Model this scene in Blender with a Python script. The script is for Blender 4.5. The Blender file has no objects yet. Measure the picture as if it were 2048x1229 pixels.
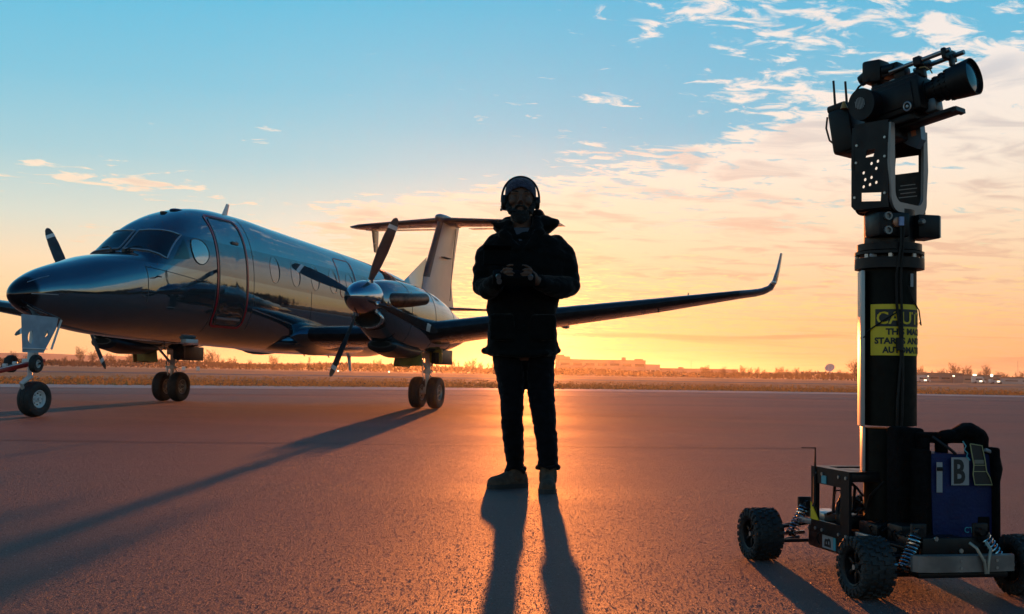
import bpy, bmesh, math, random
from mathutils import Vector, Matrix, noise as mnoise
R = math.radians
S = bpy.context.scene
C = S.collection
random.seed(7)

# ------------------------------------------------------------------ camera
F_PX, YH, CAM_H, ROLL = 2302.384, 746.522, 0.665, R(1.047)
PITCH = math.atan((YH - 614.5) / F_PX)
cd = bpy.data.cameras.new('camera'); cam = bpy.data.objects.new('camera', cd); C.objects.link(cam)
cam.location = (0, 0, CAM_H)
cam.matrix_world = (Matrix.Translation((0, 0, CAM_H)) @ Matrix.Rotation(R(90) + PITCH, 4, 'X')
                    @ Matrix.Rotation(ROLL, 4, 'Z'))
cd.sensor_width = 36.0; cd.lens = 36.0 * F_PX / 2048.0
cd.clip_start = 0.05; cd.clip_end = 12000
S.camera = cam

# ------------------------------------------------------------------ exposure
S.view_settings.view_transform = 'Standard'
S.view_settings.look = 'None'
S.view_settings.exposure = 0.0
S.view_settings.gamma = 1.0
S.view_settings.use_curve_mapping = False
S.render.engine = 'CYCLES'
S.cycles.use_denoising = True
S.cycles.max_bounces = 6
S.cycles.sample_clamp_indirect = 6.0
S.cycles.volume_bounces = 0

SUN_AZ, SUN_EL = R(0.9), R(2.75)       # azimuth from +Y towards +X
sun_dir = Vector((math.sin(SUN_AZ) * math.cos(SUN_EL), math.cos(SUN_AZ) * math.cos(SUN_EL), math.sin(SUN_EL)))
sl = bpy.data.lights.new('sun', 'SUN'); sl.energy = 5.0; sl.color = (1.0, 0.25, 0.05); sl.angle = R(0.55)
so = bpy.data.objects.new('sun', sl); C.objects.link(so)
so.rotation_euler = (-sun_dir).to_track_quat('-Z', 'Y').to_euler()
so.location = (20, 100, 40)

# ------------------------------------------------------------------ world sky
def lin(r, g, b):
    f = lambda c: (c / 255.0 / 12.92) if c / 255.0 <= 0.04045 else ((c / 255.0 + 0.055) / 1.055) ** 2.4
    return (f(r), f(g), f(b), 1.0)

world = bpy.data.worlds.new('World'); S.world = world; world.use_nodes = True
WT = world.node_tree; WT.nodes.clear()

class V:
    """small wrapper so node maths reads as arithmetic"""
    def __init__(s, tree, sock): s.t = tree; s.s = sock
    def op(s, o, b=None, c=None):
        n = s.t.nodes.new('ShaderNodeMath'); n.operation = o
        s.t.links.new(s.s, n.inputs[0])
        for i, q in ((1, b), (2, c)):
            if q is None: continue
            if isinstance(q, V): s.t.links.new(q.s, n.inputs[i])
            else: n.inputs[i].default_value = q
        return V(s.t, n.outputs[0])
    def __add__(s, o): return s.op('ADD', o)
    def __sub__(s, o): return s.op('SUBTRACT', o)
    def __mul__(s, o): return s.op('MULTIPLY', o)
    def __truediv__(s, o): return s.op('DIVIDE', o)
    def mr(s, a, b, c=0.0, d=1.0, smooth=True):
        n = s.t.nodes.new('ShaderNodeMapRange'); n.interpolation_type = 'SMOOTHSTEP' if smooth else 'LINEAR'
        s.t.links.new(s.s, n.inputs[0])
        for i, q in enumerate((a, b, c, d)): n.inputs[i + 1].default_value = q
        return V(s.t, n.outputs[0])

def ramp(tree, fac, stops, interp='LINEAR'):
    n = tree.nodes.new('ShaderNodeValToRGB'); e = n.color_ramp.elements
    n.color_ramp.interpolation = interp
    while len(e) > 1: e.remove(e[-1])
    e[0].position = stops[0][0]; e[0].color = stops[0][1]
    for p, c in stops[1:]:
        q = e.new(p); q.color = c
    tree.links.new(fac.s, n.inputs[0])
    return n.outputs[0]

def mixc(tree, fac, a, b, mode='MIX'):
    n = tree.nodes.new('ShaderNodeMix'); n.data_type = 'RGBA'; n.blend_type = mode
    for i, q in ((0, fac), (6, a), (7, b)):
        if isinstance(q, V): tree.links.new(q.s, n.inputs[i])
        elif hasattr(q, 'is_output'): tree.links.new(q, n.inputs[i])
        else: n.inputs[i].default_value = q
    return n.outputs[2]

def make_world():
    t = WT; nn = t.nodes.new
    tc = nn('ShaderNodeTexCoord'); sx = nn('ShaderNodeSeparateXYZ'); t.links.new(tc.outputs['Generated'], sx.inputs[0])
    X, Y, Z = (V(t, sx.outputs[i]) for i in range(3))
    el = Z.op('ARCSINE') * 57.2958
    az = X.op('ARCTAN2', Y) * 57.2958                       # degrees from +Y, positive to the right
    dot = X * sun_dir.x + Y * sun_dir.y + Z * sun_dir.z
    sang = dot.op('MINIMUM', 1.0).op('ARCCOSINE') * 57.2958
    # clear sky: blue high up, through pale turquoise to cream and peach at the horizon
    e01 = el.op('MAXIMUM', 0.0) / 90.0
    d = lambda v: v / 90.0
    clear = ramp(t, e01, [(0, lin(240, 178, 122)), (d(1.2), lin(247, 198, 140)), (d(3.2), lin(252, 214, 162)), (d(5.0), lin(246, 222, 186)), (d(7.0), lin(216, 222, 208)),
                          (d(10.0), lin(164, 208, 218)), (d(13.5), lin(126, 198, 222)),
                          (d(18), lin(92, 190, 224)), (d(32), lin(40, 124, 176)), (d(55), lin(18, 80, 130)), (1.0, lin(10, 58, 104))])
    warm = ramp(t, e01, [(0, lin(232, 158, 106)), (d(1.5), lin(242, 180, 122)), (d(3.5), lin(250, 202, 140)), (d(5.5), lin(246, 212, 162)), (d(8), lin(206, 212, 200)),
                         (d(10.0), lin(160, 202, 214)), (d(12), lin(124, 192, 217)), (d(19), lin(82, 184, 222)), (d(32), lin(40, 124, 176)),
                         (d(55), lin(18, 80, 130)), (1.0, lin(10, 58, 104))])
    wside = az.mr(-13.0, 9.0) * az.mr(70.0, 130.0, 1.0, 0.0)
    base = mixc(t, wside, clear, warm)
    gold = az.mr(30, 50) * az.mr(150, 200, 1.0, 0.0) * el.mr(0, 8.5, 1.0, 0.0) * 0.75
    base = mixc(t, gold, base, lin(255, 196, 92))
    # physically based sky adds its own warm aureole low round the sun
    sky = nn('ShaderNodeTexSky'); sky.sky_type = 'NISHITA'; sky.sun_disc = False
    sky.sun_elevation = SUN_EL; sky.sun_rotation = SUN_AZ; sky.air_density = 1.2; sky.dust_density = 2.0
    skyc = mixc(t, 1.0, sky.outputs[0], (0.05, 0.05, 0.05, 1), 'MULTIPLY')
    base = mixc(t, 0.10, base, skyc, 'ADD')
    # aureole
    def glow(width, amp):
        return (sang * sang * (-1.0 / (width * width))).op('EXPONENT') * amp
    g = glow(3.8, 0.32)
    low = (el.op('ABSOLUTE') * -0.38).op('EXPONENT')
    g1 = g * (low * 0.7 + 0.3)
    base = mixc(t, g1.op('MINIMUM', 1.0), base, (1.0, 0.50, 0.095, 1))
    g2 = glow(3.0, 1.0)
    base = mixc(t, g2.op('MINIMUM', 1.0), base, (2.1, 1.28, 0.42, 1))
    # clouds: noise on a high flat deck, so that rows close up towards the horizon
    k = Z.op('MAXIMUM', 0.0) + 0.055
    px, py = X / k, Y / k
    cv = nn('ShaderNodeCombineXYZ')
    t.links.new((px * 0.95 + py * 0.20).s, cv.inputs[0]); t.links.new((py * 1.25 - px * 0.34).s, cv.inputs[1])
    def nz(scale, detail, rough, dist=0.0, off=0.0, vec=cv.outputs[0]):
        n = nn('ShaderNodeTexNoise'); n.noise_dimensions = '3D'
        m = nn('ShaderNodeVectorMath'); m.operation = 'ADD'; m.inputs[1].default_value = (off, off * 0.7, off * 1.3)
        t.links.new(vec, m.inputs[0]); t.links.new(m.outputs[0], n.inputs['Vector'])
        n.inputs['Scale'].default_value = scale; n.inputs['Detail'].default_value = detail
        n.inputs['Roughness'].default_value = rough; n.inputs['Distortion'].default_value = dist
        return V(t, n.outputs['Fac'])
    fine = nz(8.0, 8, 0.60, 0.5, 3.1)
    mid = nz(1.5, 4, 0.5, 0.3, 9.4)
    shade = nz(2.6, 5, 0.55, 0.8, 17.0)
    # coverage
    def blob(u, v, su, sv, amp, tilt=0.0):
        a = (az - u); b = (el - v) - a * tilt
        return ((a * a * (-1.0 / su ** 2)) + (b * b * (-1.0 / sv ** 2))).op('EXPONENT') * amp
    # upper edge of the bank rises to the right
    edge = az.mr(-10.5, 2.0, 7.6, 9.8, False) + az.mr(4.0, 14.0, 0.0, 2.6) + az.mr(14.0, 24.0, 0.0, 2.4)
    side = az.mr(-12.5, -5.0, 0.0, 1.0)
    bank = ((edge - el) * 0.55 + 0.25).op('MINIMUM', 1.0).op('MAXIMUM', -0.12)
    bank = bank * side * (el.mr(1.0, 6.5, 0.50, 1.0)) * az.mr(60, 110, 1.0, 0.0) * 0.74
    cov = bank - 0.19 - az.mr(-6.0, 0.0, 1.0, 0.0) * el.mr(9.0, 10.5) * 0.16
    for a in ((-3.5, 8.3, 6.0, 0.9, 0.50, 0.12), (3.9, 11.0, 3.0, 0.85, 0.60, 0.0), (7.5, 10.9, 2.4, .6, .4, .05), (9.5, 18.2, 5.0, 1.5, 0.56, 0.10), (13.5, 16.6, 4.0, 1.0, 0.50, 0.10), (20.5, 16.5, 5.0, 3.2, 0.42, 0.0),
              (11.8, 14.3, 3.2, 1.1, 0.46, 0.0), (14.5, 12.6, 5.5, 1.8, 0.34, 0.05), (25.0, 12.0, 6.0, 3.5, 0.22, 0.0), (4.7, 13.5, 2.0, 0.4, 0.56, -0.1), (-1.9, 12.7, .55, 0.22, 0.62, 0.0),
              (1.1, 12.7, .6, 0.18, 0.58, 0.0), (-18.2, 8.6, 3.4, 0.40, 0.66, -0.03), (-22.8, 9.3, .5, 0.15, 0.60, 0.0), (-15.0, 10.5, 5.5, 0.9, 0.11, 0.1),
              (-21.3, 15.2, .8, 0.16, 0.22, -0.1), (-9.0, 7.0, 3.0, 0.5, 0.22, 0.06), (-25.0, 8.0, 2.2, 0.3, 0.20, 0.05), (20, 30, 22, 9, 0.24, 0.0), (-40, 24, 18, 5, 0.16, 0.0),
              (150, 12, 45, 4, 0.22, 0.0), (-130, 9, 40, 3, 0.22, 0.0)):
        cov = cov + blob(*a)
    dens = (fine - 0.5) * 2.5 + (mid - 0.5) * 0.9 + cov
    dens = dens.mr(0.10, 0.44)
    ccol = ramp(t, e01, [(0, lin(236, 168, 122)), (d(3), lin(246, 196, 146)), (d(7), lin(254, 224, 188)), (d(10), lin(255, 236, 214)),
                         (d(15), lin(253, 240, 230)), (d(30), lin(225, 222, 222)), (1.0, lin(170, 185, 200))])
    cdark = ramp(t, e01, [(0, lin(206, 140, 110)), (d(3), lin(222, 160, 128)), (d(7), lin(222, 176, 150)), (d(10), lin(205, 182, 170)),
                          (d(15), lin(190, 196, 205)), (d(30), lin(150, 170, 190)), (1.0, lin(90, 120, 150))])
    cc = mixc(t, (shade.mr(0.46, 0.68) * cov.mr(0.15, 0.5) * 0.6), ccol, cdark)
    near = glow(3.2, 0.5)
    cc = mixc(t, near.op('MINIMUM', 1.0), cc, (1.35, 0.80, 0.28, 1))
    out = mixc(t, dens * 0.93, base, cc)
    # thin long streaks close to the horizon
    cs = nn('ShaderNodeCombineXYZ')
    t.links.new((az * 0.055).s, cs.inputs[0]); t.links.new((el * 1.15 + az * 0.012).s, cs.inputs[1])
    st = nz(1.6, 5, 0.55, 0.4, 5.2, cs.outputs[0])
    sm = st.mr(0.50, 0.66) * el.mr(0.2, 0.7) * el.mr(1.8, 4.2, 1.0, 0.0) * az.mr(-2, 3) * az.mr(60, 110, 1.0, 0.0) * (glow(2.2, 1.0) * -1.0 + 1.0)
    out = mixc(t, sm * 0.75, out, lin(222, 146, 108))
    # below the horizon: the dull colour of the land
    out = mixc(t, Z.mr(-0.02, 0.0, 1.0, 0.0), out, lin(96, 66, 48))
    bg = nn('ShaderNodeBackground'); t.links.new(out, bg.inputs['Color']); bg.inputs['Strength'].default_value = 1.0
    wo = nn('ShaderNodeOutputWorld'); t.links.new(bg.outputs[0], wo.inputs['Surface'])
make_world()

# ------------------------------------------------------------------ helpers
MATS = {}
def mat(name, col, rough=0.5, metal=0.0, spec=0.5, var=0.0, vscale=8.0, bump=0.0, bscale=40.0, coat=0.0, coat_rough=0.03,
        alpha=1.0, trans=0.0, emit=None, estr=0.0, detail=4.0, stretch=(1, 1, 1), rvar=0.0, col2=None, ior=1.5):
    if name in MATS: return MATS[name]
    m = bpy.data.materials.new(name); m.use_nodes = True; t = m.node_tree
    b = t.nodes['Principled BSDF']; c4 = (*col, 1.0)
    b.inputs['Base Color'].default_value = c4; b.inputs['Roughness'].default_value = rough
    b.inputs['Metallic'].default_value = metal; b.inputs['Specular IOR Level'].default_value = spec
    b.inputs['Coat Weight'].default_value = coat; b.inputs['Coat Roughness'].default_value = coat_rough
    b.inputs['Alpha'].default_value = alpha; b.inputs['Transmission Weight'].default_value = trans; b.inputs['IOR'].default_value = ior
    if emit: b.inputs['Emission Color'].default_value = (*emit, 1); b.inputs['Emission Strength'].default_value = estr
    tc = t.nodes.new('ShaderNodeTexCoord'); mp = t.nodes.new('ShaderNodeMapping'); mp.inputs['Scale'].default_value = stretch
    t.links.new(tc.outputs['Object'], mp.inputs[0])
    def nz(sc, de):
        n = t.nodes.new('ShaderNodeTexNoise'); n.inputs['Scale'].default_value = sc; n.inputs['Detail'].default_value = de
        t.links.new(mp.outputs[0], n.inputs['Vector']); return V(t, n.outputs['Fac'])
    if var > 0 or col2:
        n = nz(vscale, detail).mr(0.3, 0.7)
        c2 = (*col2, 1) if col2 else tuple(min(1, max(0, c * (1 + var))) for c in col) + (1,)
        c1 = c4 if col2 else tuple(c * (1 - var) for c in col) + (1,)
        t.links.new(mixc(t, n, c1, c2), b.inputs['Base Color'])
    if rvar > 0:
        t.links.new(nz(vscale * 1.7, detail).mr(0.3, 0.7, max(0.01, rough - rvar), min(1, rough + rvar)).s, b.inputs['Roughness'])
    if bump > 0:
        bp = t.nodes.new('ShaderNodeBump'); bp.inputs['Strength'].default_value = min(1.0, bump); bp.inputs['Distance'].default_value = 0.01 * max(1, bump)
        t.links.new(nz(bscale, 5).s, bp.inputs['Height']); t.links.new(bp.outputs[0], b.inputs['Normal'])
    MATS[name] = m
    return m

def frame(d):
    d = Vector(d).normalized(); up = Vector((0, 0, 1)) if abs(d.z) < 0.95 else Vector((1, 0, 0))
    x = up.cross(d).normalized(); y = d.cross(x)
    return x, y, d

class MB:
    def __init__(s): s.b = bmesh.new(); s.M = Matrix.Identity(4)
    def v(s, p): return s.b.verts.new(s.M @ Vector(p))
    def f(s, vs):
        try: return s.b.faces.new(vs)
        except ValueError: return None
    def rings(s, rings, closed=True, cap0=True, cap1=True):
        vr = [[s.v(p) for p in r] for r in rings]
        n = len(vr[0])
        for i in range(len(vr) - 1):
            for j in range(n if closed else n - 1):
                k = (j + 1) % n
                s.f((vr[i][j], vr[i][k], vr[i + 1][k], vr[i + 1][j]))
        if cap0 and closed: s.f(list(reversed(vr[0])))
        if cap1 and closed: s.f(vr[-1])
        return s
    def box(s, c, d, rot=None, bev=0.0, taper=None):
        c = Vector(c); h = [q / 2 for q in d]; Rm = Matrix.Identity(3) if rot is None else rot
        if bev > 0:
            bb = bmesh.new(); bmesh.ops.create_cube(bb, size=1.0)
            for v in bb.verts: v.co = Vector((v.co.x * d[0], v.co.y * d[1], v.co.z * d[2]))
            bmesh.ops.bevel(bb, geom=list(bb.edges), offset=min(bev, min(d) * 0.45), segments=2, affect='EDGES', profile=0.5)
            mp = {v: s.v(c + Rm @ v.co) for v in bb.verts}
            for f in bb.faces: s.f([mp[v] for v in f.verts])
            bb.free(); return s
        vs = []
        for z in (-1, 1):
            for x, y in ((-1, -1), (1, -1), (1, 1), (-1, 1)):
                tx = taper if (taper and z > 0) else 1.0
                vs.append(s.v(c + Rm @ Vector((x * h[0] * tx, y * h[1] * tx, z * h[2]))))
        a = vs
        for q in ((3, 2, 1, 0), (4, 5, 6, 7), (0, 1, 5, 4), (1, 2, 6, 5), (2, 3, 7, 6), (3, 0, 4, 7)): s.f([a[i] for i in q])
        return s
    def cyl(s, p0, p1, r0, r1=None, n=16, cap=True):
        p0, p1 = Vector(p0), Vector(p1); r1 = r0 if r1 is None else r1
        x, y, d = frame(p1 - p0)
        cs = [(math.cos(2 * math.pi * i / n), math.sin(2 * math.pi * i / n)) for i in range(n)]
        s.rings([[p + (x * a + y * b) * r for a, b in cs] for p, r in ((p0, r0), (p1, r1))], cap0=cap, cap1=cap); return s
    def tube(s, pts, r, n=8, cap=True):
        pts = [Vector(p) for p in pts]; rs = r if isinstance(r, (list, tuple)) else [r] * len(pts)
        ring = []; px = None
        for i, p in enumerate(pts):
            d = (pts[min(i + 1, len(pts) - 1)] - pts[max(i - 1, 0)]).normalized()
            if px is None: x, y, _ = frame(d)
            else:
                x = (px - d * px.dot(d)).normalized(); y = d.cross(x)
            px = x
            ring.append([p + (x * math.cos(2 * math.pi * j / n) + y * math.sin(2 * math.pi * j / n)) * rs[i] for j in range(n)])
        s.rings(ring, cap0=cap, cap1=cap); return s
    def lathe(s, prof, o=(0, 0, 0), axis=(0, 0, 1), n=32, cap0=False, cap1=False):
        """prof: list of (distance along axis, radius)"""
        o = Vector(o); x, y, d = frame(axis)
        s.rings([[o + d * h + (x * math.cos(2 * math.pi * j / n) + y * math.sin(2 * math.pi * j / n)) * max(r, 1e-4) for j in range(n)] for h, r in prof],
                cap0=cap0, cap1=cap1); return s
    def ell(s, c, r, n=16, m=10, rot=None):
        c = Vector(c); Rm = rot or Matrix.Identity(3); rg = []
        for i in range(m + 1):
            a = math.pi * (i / m - 0.5); a = max(-1.56, min(1.56, a))
            rg.append([c + Rm @ Vector((r[0] * math.cos(a) * math.cos(2 * math.pi * j / n), r[1] * math.cos(a) * math.sin(2 * math.pi * j / n), r[2] * math.sin(a))) for j in range(n)])
        s.rings(rg); return s
    def prism(s, poly, o, u, w, depth):
        """poly 2D in plane (u,w) at o, extruded both ways along normal by depth/2"""
        o, u, w = Vector(o), Vector(u), Vector(w); nrm = u.cross(w).normalized()
        a = [s.v(o + u * p[0] + w * p[1] - nrm * depth / 2) for p in poly]
        b = [s.v(o + u * p[0] + w * p[1] + nrm * depth / 2) for p in poly]
        s.f(list(reversed(a))); s.f(b)
        for i in range(len(poly)):
            j = (i + 1) % len(poly); s.f((a[i], a[j], b[j], b[i]))
        return s
    def plate(s, poly, holes, o, u, w, depth):
        """2D polygon with holes, extruded (bridged by triangle fill)"""
        o, u, w = Vector(o), Vector(u), Vector(w); nrm = u.cross(w).normalized()
        bb = bmesh.new(); es = []
        for lp in [poly] + holes:
            vs = [bb.verts.new((p[0], p[1], 0)) for p in lp]
            es += [bb.edges.new((vs[i], vs[(i + 1) % len(vs)])) for i in range(len(vs))]
        r = bmesh.ops.triangle_fill(bb, use_beauty=True, use_dissolve=False, edges=es)
        fs = [f for f in bb.faces]
        for sgn in (-1, 1):
            mp = {v: s.v(o + u * v.co.x + w * v.co.y + nrm * depth / 2 * sgn) for v in bb.verts}
            for f in fs:
                vs = [mp[v] for v in f.verts]
                s.f(vs if sgn > 0 else vs[::-1])
            if sgn < 0: m0 = mp
            else: m1 = mp
        for e in es: s.f((m0[e.verts[0]], m0[e.verts[1]], m1[e.verts[1]], m1[e.verts[0]]))
        bb.free(); return s
    def build(s, name, m, parent=None, smooth=35, loc=None, weld=False, kind=None, label=None):
        if weld: bmesh.ops.remove_doubles(s.b, verts=s.b.verts, dist=1e-5)
        bmesh.ops.recalc_face_normals(s.b, faces=s.b.faces)
        me = bpy.data.meshes.new(name); s.b.to_mesh(me); s.b.free()
        if smooth:
            me.polygons.foreach_set('use_smooth', [True] * len(me.polygons))
            me.set_sharp_from_angle(angle=R(smooth))
        me.materials.append(m)
        o = bpy.data.objects.new(name, me); C.objects.link(o)
        if parent: o.parent = parent
        if loc: o.location = loc
        if kind: o['kind'] = kind
        if label: o['label'] = label
        return o

def thing(name, label, cat, loc=(0, 0, 0), rotz=0.0, group=None):
    o = bpy.data.objects.new(name, None); C.objects.link(o); o.empty_display_size = 0.2
    o.location = loc; o.rotation_euler = (0, 0, rotz); o['label'] = label; o['category'] = cat
    if group: o['group'] = group
    return o
def tag(o, label, cat, group=None):
    o['label'] = label; o['category'] = cat
    if group: o['group'] = group
    return o
def copy_tree(o, parent=None):
    c = o.copy(); C.objects.link(c); c.parent = parent
    for ch in list(o.children): copy_tree(ch, c)
    return c
def lerp(a, b, t): return a + (b - a) * t
def interp(x, tab):
    if x <= tab[0][0]: return tab[0][1]
    for (a, va), (b, vb) in zip(tab, tab[1:]):
        if x <= b: return va + (vb - va) * (x - a) / (b - a)
    return tab[-1][1]
def smooth_interp(x, tab):
    """monotone-ish cubic (Catmull-Rom with clamped slopes)"""
    n = len(tab)
    if x <= tab[0][0]: return tab[0][1]
    if x >= tab[-1][0]: return tab[-1][1]
    for i in range(n - 1):
        if x <= tab[i + 1][0]: break
    x0, y0 = tab[i]; x1, y1 = tab[i + 1]; h = x1 - x0; s = (y1 - y0) / h
    def slope(k):
        if k <= 0 or k >= n - 1:
            j = min(max(k, 0), n - 2) if k <= 0 else n - 2
            return (tab[j + 1][1] - tab[j][1]) / (tab[j + 1][0] - tab[j][0])
        a = (tab[k][1] - tab[k - 1][1]) / (tab[k][0] - tab[k - 1][0]); b = (tab[k + 1][1] - tab[k][1]) / (tab[k + 1][0] - tab[k][0])
        return 0.0 if a * b <= 0 else 2 * a * b / (a + b)
    m0, m1 = slope(i), slope(i + 1); t = (x - x0) / h
    return (2 * t ** 3 - 3 * t * t + 1) * y0 + (t ** 3 - 2 * t * t + t) * h * m0 + (-2 * t ** 3 + 3 * t * t) * y1 + (t ** 3 - t * t) * h * m1
def ray_px(px, py):
    x, y = px - 1024, py - 614.5
    X = x * math.cos(ROLL) + y * math.sin(ROLL); Yv = -x * math.sin(ROLL) + y * math.cos(ROLL)
    return Vector((X / F_PX, math.cos(PITCH) + Yv / F_PX * math.sin(PITCH), math.sin(PITCH) - Yv / F_PX * math.cos(PITCH)))
def at(px, py, Y):
    """world point seen at a pixel of the survey photograph, at distance Y in front of the tripod point"""
    d = ray_px(px, py); t = Y / d.y
    return Vector((d.x * t, Y, CAM_H + d.z * t))
# ------------------------------------------------------------------ ground
def ground_mat(name, c1, c2, c3, s1, s2, rough, bump, bscale, spec=0.5, rvar=0.08, stretch=(1, 1, 1), speck=None, bdist=0.006, shading=None):
    m = bpy.data.materials.new(name); m.use_nodes = True; t = m.node_tree; b = t.nodes['Principled BSDF']
    tc = t.nodes.new('ShaderNodeTexCoord'); mp = t.nodes.new('ShaderNodeMapping'); mp.inputs['Scale'].default_value = stretch
    t.links.new(tc.outputs['Object'], mp.inputs[0])
    def nz(sc, de, ro=0.55, src=mp.outputs[0]):
        n = t.nodes.new('ShaderNodeTexNoise'); n.inputs['Scale'].default_value = sc; n.inputs['Detail'].default_value = de
        n.inputs['Roughness'].default_value = ro; t.links.new(src, n.inputs['Vector']); return V(t, n.outputs['Fac'])
    big, fine = nz(s1, 6), nz(s2, 3, 0.7)
    col = mixc(t, big.mr(0.40, 0.60), (*c1, 1), (*c2, 1)); col = mixc(t, fine.mr(0.45, 0.75), col, (*c3, 1))
    t.links.new(col, b.inputs['Base Color'])
    if speck:
        vo = t.nodes.new('ShaderNodeTexVoronoi'); vo.inputs['Scale'].default_value = speck; t.links.new(tc.outputs['Object'], vo.inputs['Vector'])
        sm = V(t, vo.outputs['Distance']).mr(0.05, 0.12, 1.0, 0.0)
        col = mixc(t, sm * 0.6, col, (0.45, 0.42, 0.38, 1)); t.links.new(col, b.inputs['Base Color'])
    t.links.new(big.mr(0.3, 0.7, rough - rvar, rough + rvar).s, b.inputs['Roughness'])
    b.inputs['Specular IOR Level'].default_value = spec
    n1 = nz(bscale, 3, 0.65, tc.outputs['Object']); n2 = nz(bscale * 0.27, 3, 0.6, tc.outputs['Object'])
    bp = t.nodes.new('ShaderNodeBump'); bp.inputs['Strength'].default_value = bump; bp.inputs['Distance'].default_value = bdist
    t.links.new((n1 * 0.7 + n2 * 0.6).s, bp.inputs['Height']); t.links.new(bp.outputs[0], b.inputs['Normal'])
    return m
m_tarmac = ground_mat('weathered_asphalt', (0.058, 0.030, 0.028), (0.135, 0.068, 0.059), (0.19, 0.10, 0.083), 0.22, 200, 0.66, 1.0, 130, spec=0.42,
                      rvar=0.06, stretch=(0.5, 1.5, 1), speck=26, bdist=0.021)
m_seal = ground_mat('dark_fresh_asphalt', (0.025, 0.022, 0.025), (0.04, 0.034, 0.036), (0.06, 0.05, 0.05), 0.3, 120, 0.66, 1.0, 120, spec=0.4, bdist=0.005)
m_conc = ground_mat('pale_concrete', (0.26, 0.22, 0.19), (0.34, 0.29, 0.25), (0.38, 0.33, 0.29), 0.5, 60, 0.6, 0.6, 80, spec=0.4, bdist=0.003)
m_grass = ground_mat('dry_autumn_grass', (0.20, 0.12, 0.04), (0.34, 0.20, 0.065), (0.40, 0.25, 0.09), 0.09, 3.0, 0.75, 1.0, 6.0, spec=0.5, bdist=0.35, rvar=0.03)
m_grassd = ground_mat('rough_green_verge', (0.05, 0.048, 0.02), (0.10, 0.08, 0.03), (0.16, 0.11, 0.05), 0.25, 3.0, 0.85, 1.0, 8.0, spec=0.2, bdist=0.2, rvar=0.03)

def sheet(name, poly, z, m, kind='structure'):
    mb = MB(); vs = [mb.v((x, y, z)) for x, y in poly]; mb.f(vs)
    f = mb.b.faces[:] if False else None
    o = mb.build(name, m, smooth=0, kind=kind)
    if o.data.polygons[0].normal.z < 0: o.data.flip_normals()
    return o
EDGE = [(-400, -185), (-60, 10.5), (-14, 33.0), (-7.6, 38.2), (-1.2, 43.0), (6, 47.4), (15, 51.0), (23, 51.8), (60, 56), (400, 90)]
off = lambda pts, d: [(x - d * 0.35, y + d) for x, y in pts]
sheet('grass_field', [(-1980, -430), (1980, -430), (1980, 2930), (-1980, 2930)], -0.02, m_grass)
apron = sheet('apron_tarmac', EDGE + [(400, -300), (-400, -300)], 0.0, m_tarmac)
sheet('concrete_edge_strip', EDGE[::-1] + off(EDGE, 5.5), 0.004, m_conc)
sheet('dark_tarmac_lane', [(x, y - d) for x, y, d in [(p[0], p[1], 9.5 + 0.10 * max(0, p[0] + 5)) for p in EDGE[1:-1]]][::-1] + [(x, y - 1.2) for x, y in EDGE[1:-1]], 0.004, m_seal)
E2 = [(-420, -110), (-60, 92), (-20, 112), (20, 133), (60, 150), (400, 250)]
sheet('verge_grass', off(EDGE, 5.5)[::-1] + off(EDGE, 26.0), -0.006, m_grassd)
sheet('taxiway', E2[::-1] + [(x - 6, y + 26) for x, y in E2], -0.01, m_seal)
sheet('far_taxiway', [(-900, 215), (900, 262), (900, 285), (-900, 230)], -0.01, m_seal)
# the ground is crossed by thin sealed cracks
def crack(pts, w=0.025):
    mb = MB(); L = []; Rr = []
    for i, p in enumerate(pts):
        a = Vector(pts[max(i - 1, 0)]); b = Vector(pts[min(i + 1, len(pts) - 1)]); d = (b - a).normalized(); n = Vector((-d.y, d.x))
        L.append(mb.v((p[0] + n.x * w, p[1] + n.y * w, 0.004))); Rr.append(mb.v((p[0] - n.x * w, p[1] - n.y * w, 0.004)))
    for i in range(len(pts) - 1): mb.f((L[i], Rr[i], Rr[i + 1], L[i + 1]))
    o = mb.build('sealed_crack', m_seal, apron, smooth=0)
    return o
for k, (a, b) in enumerate((((-16, 13.4), (-6.3, 14.6)), ((-14, 22), (16, 30)), ((-9, 9.5), (3, 11.0)), ((2, 19), (24, 21)))):
    n = 24; rr = random.Random(k)
    crack([(lerp(a[0], b[0], i / n), lerp(a[1], b[1], i / n) + rr.uniform(-.05, .05)) for i in range(n + 1)], 0.02 + 0.01 * (k % 2))

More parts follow.
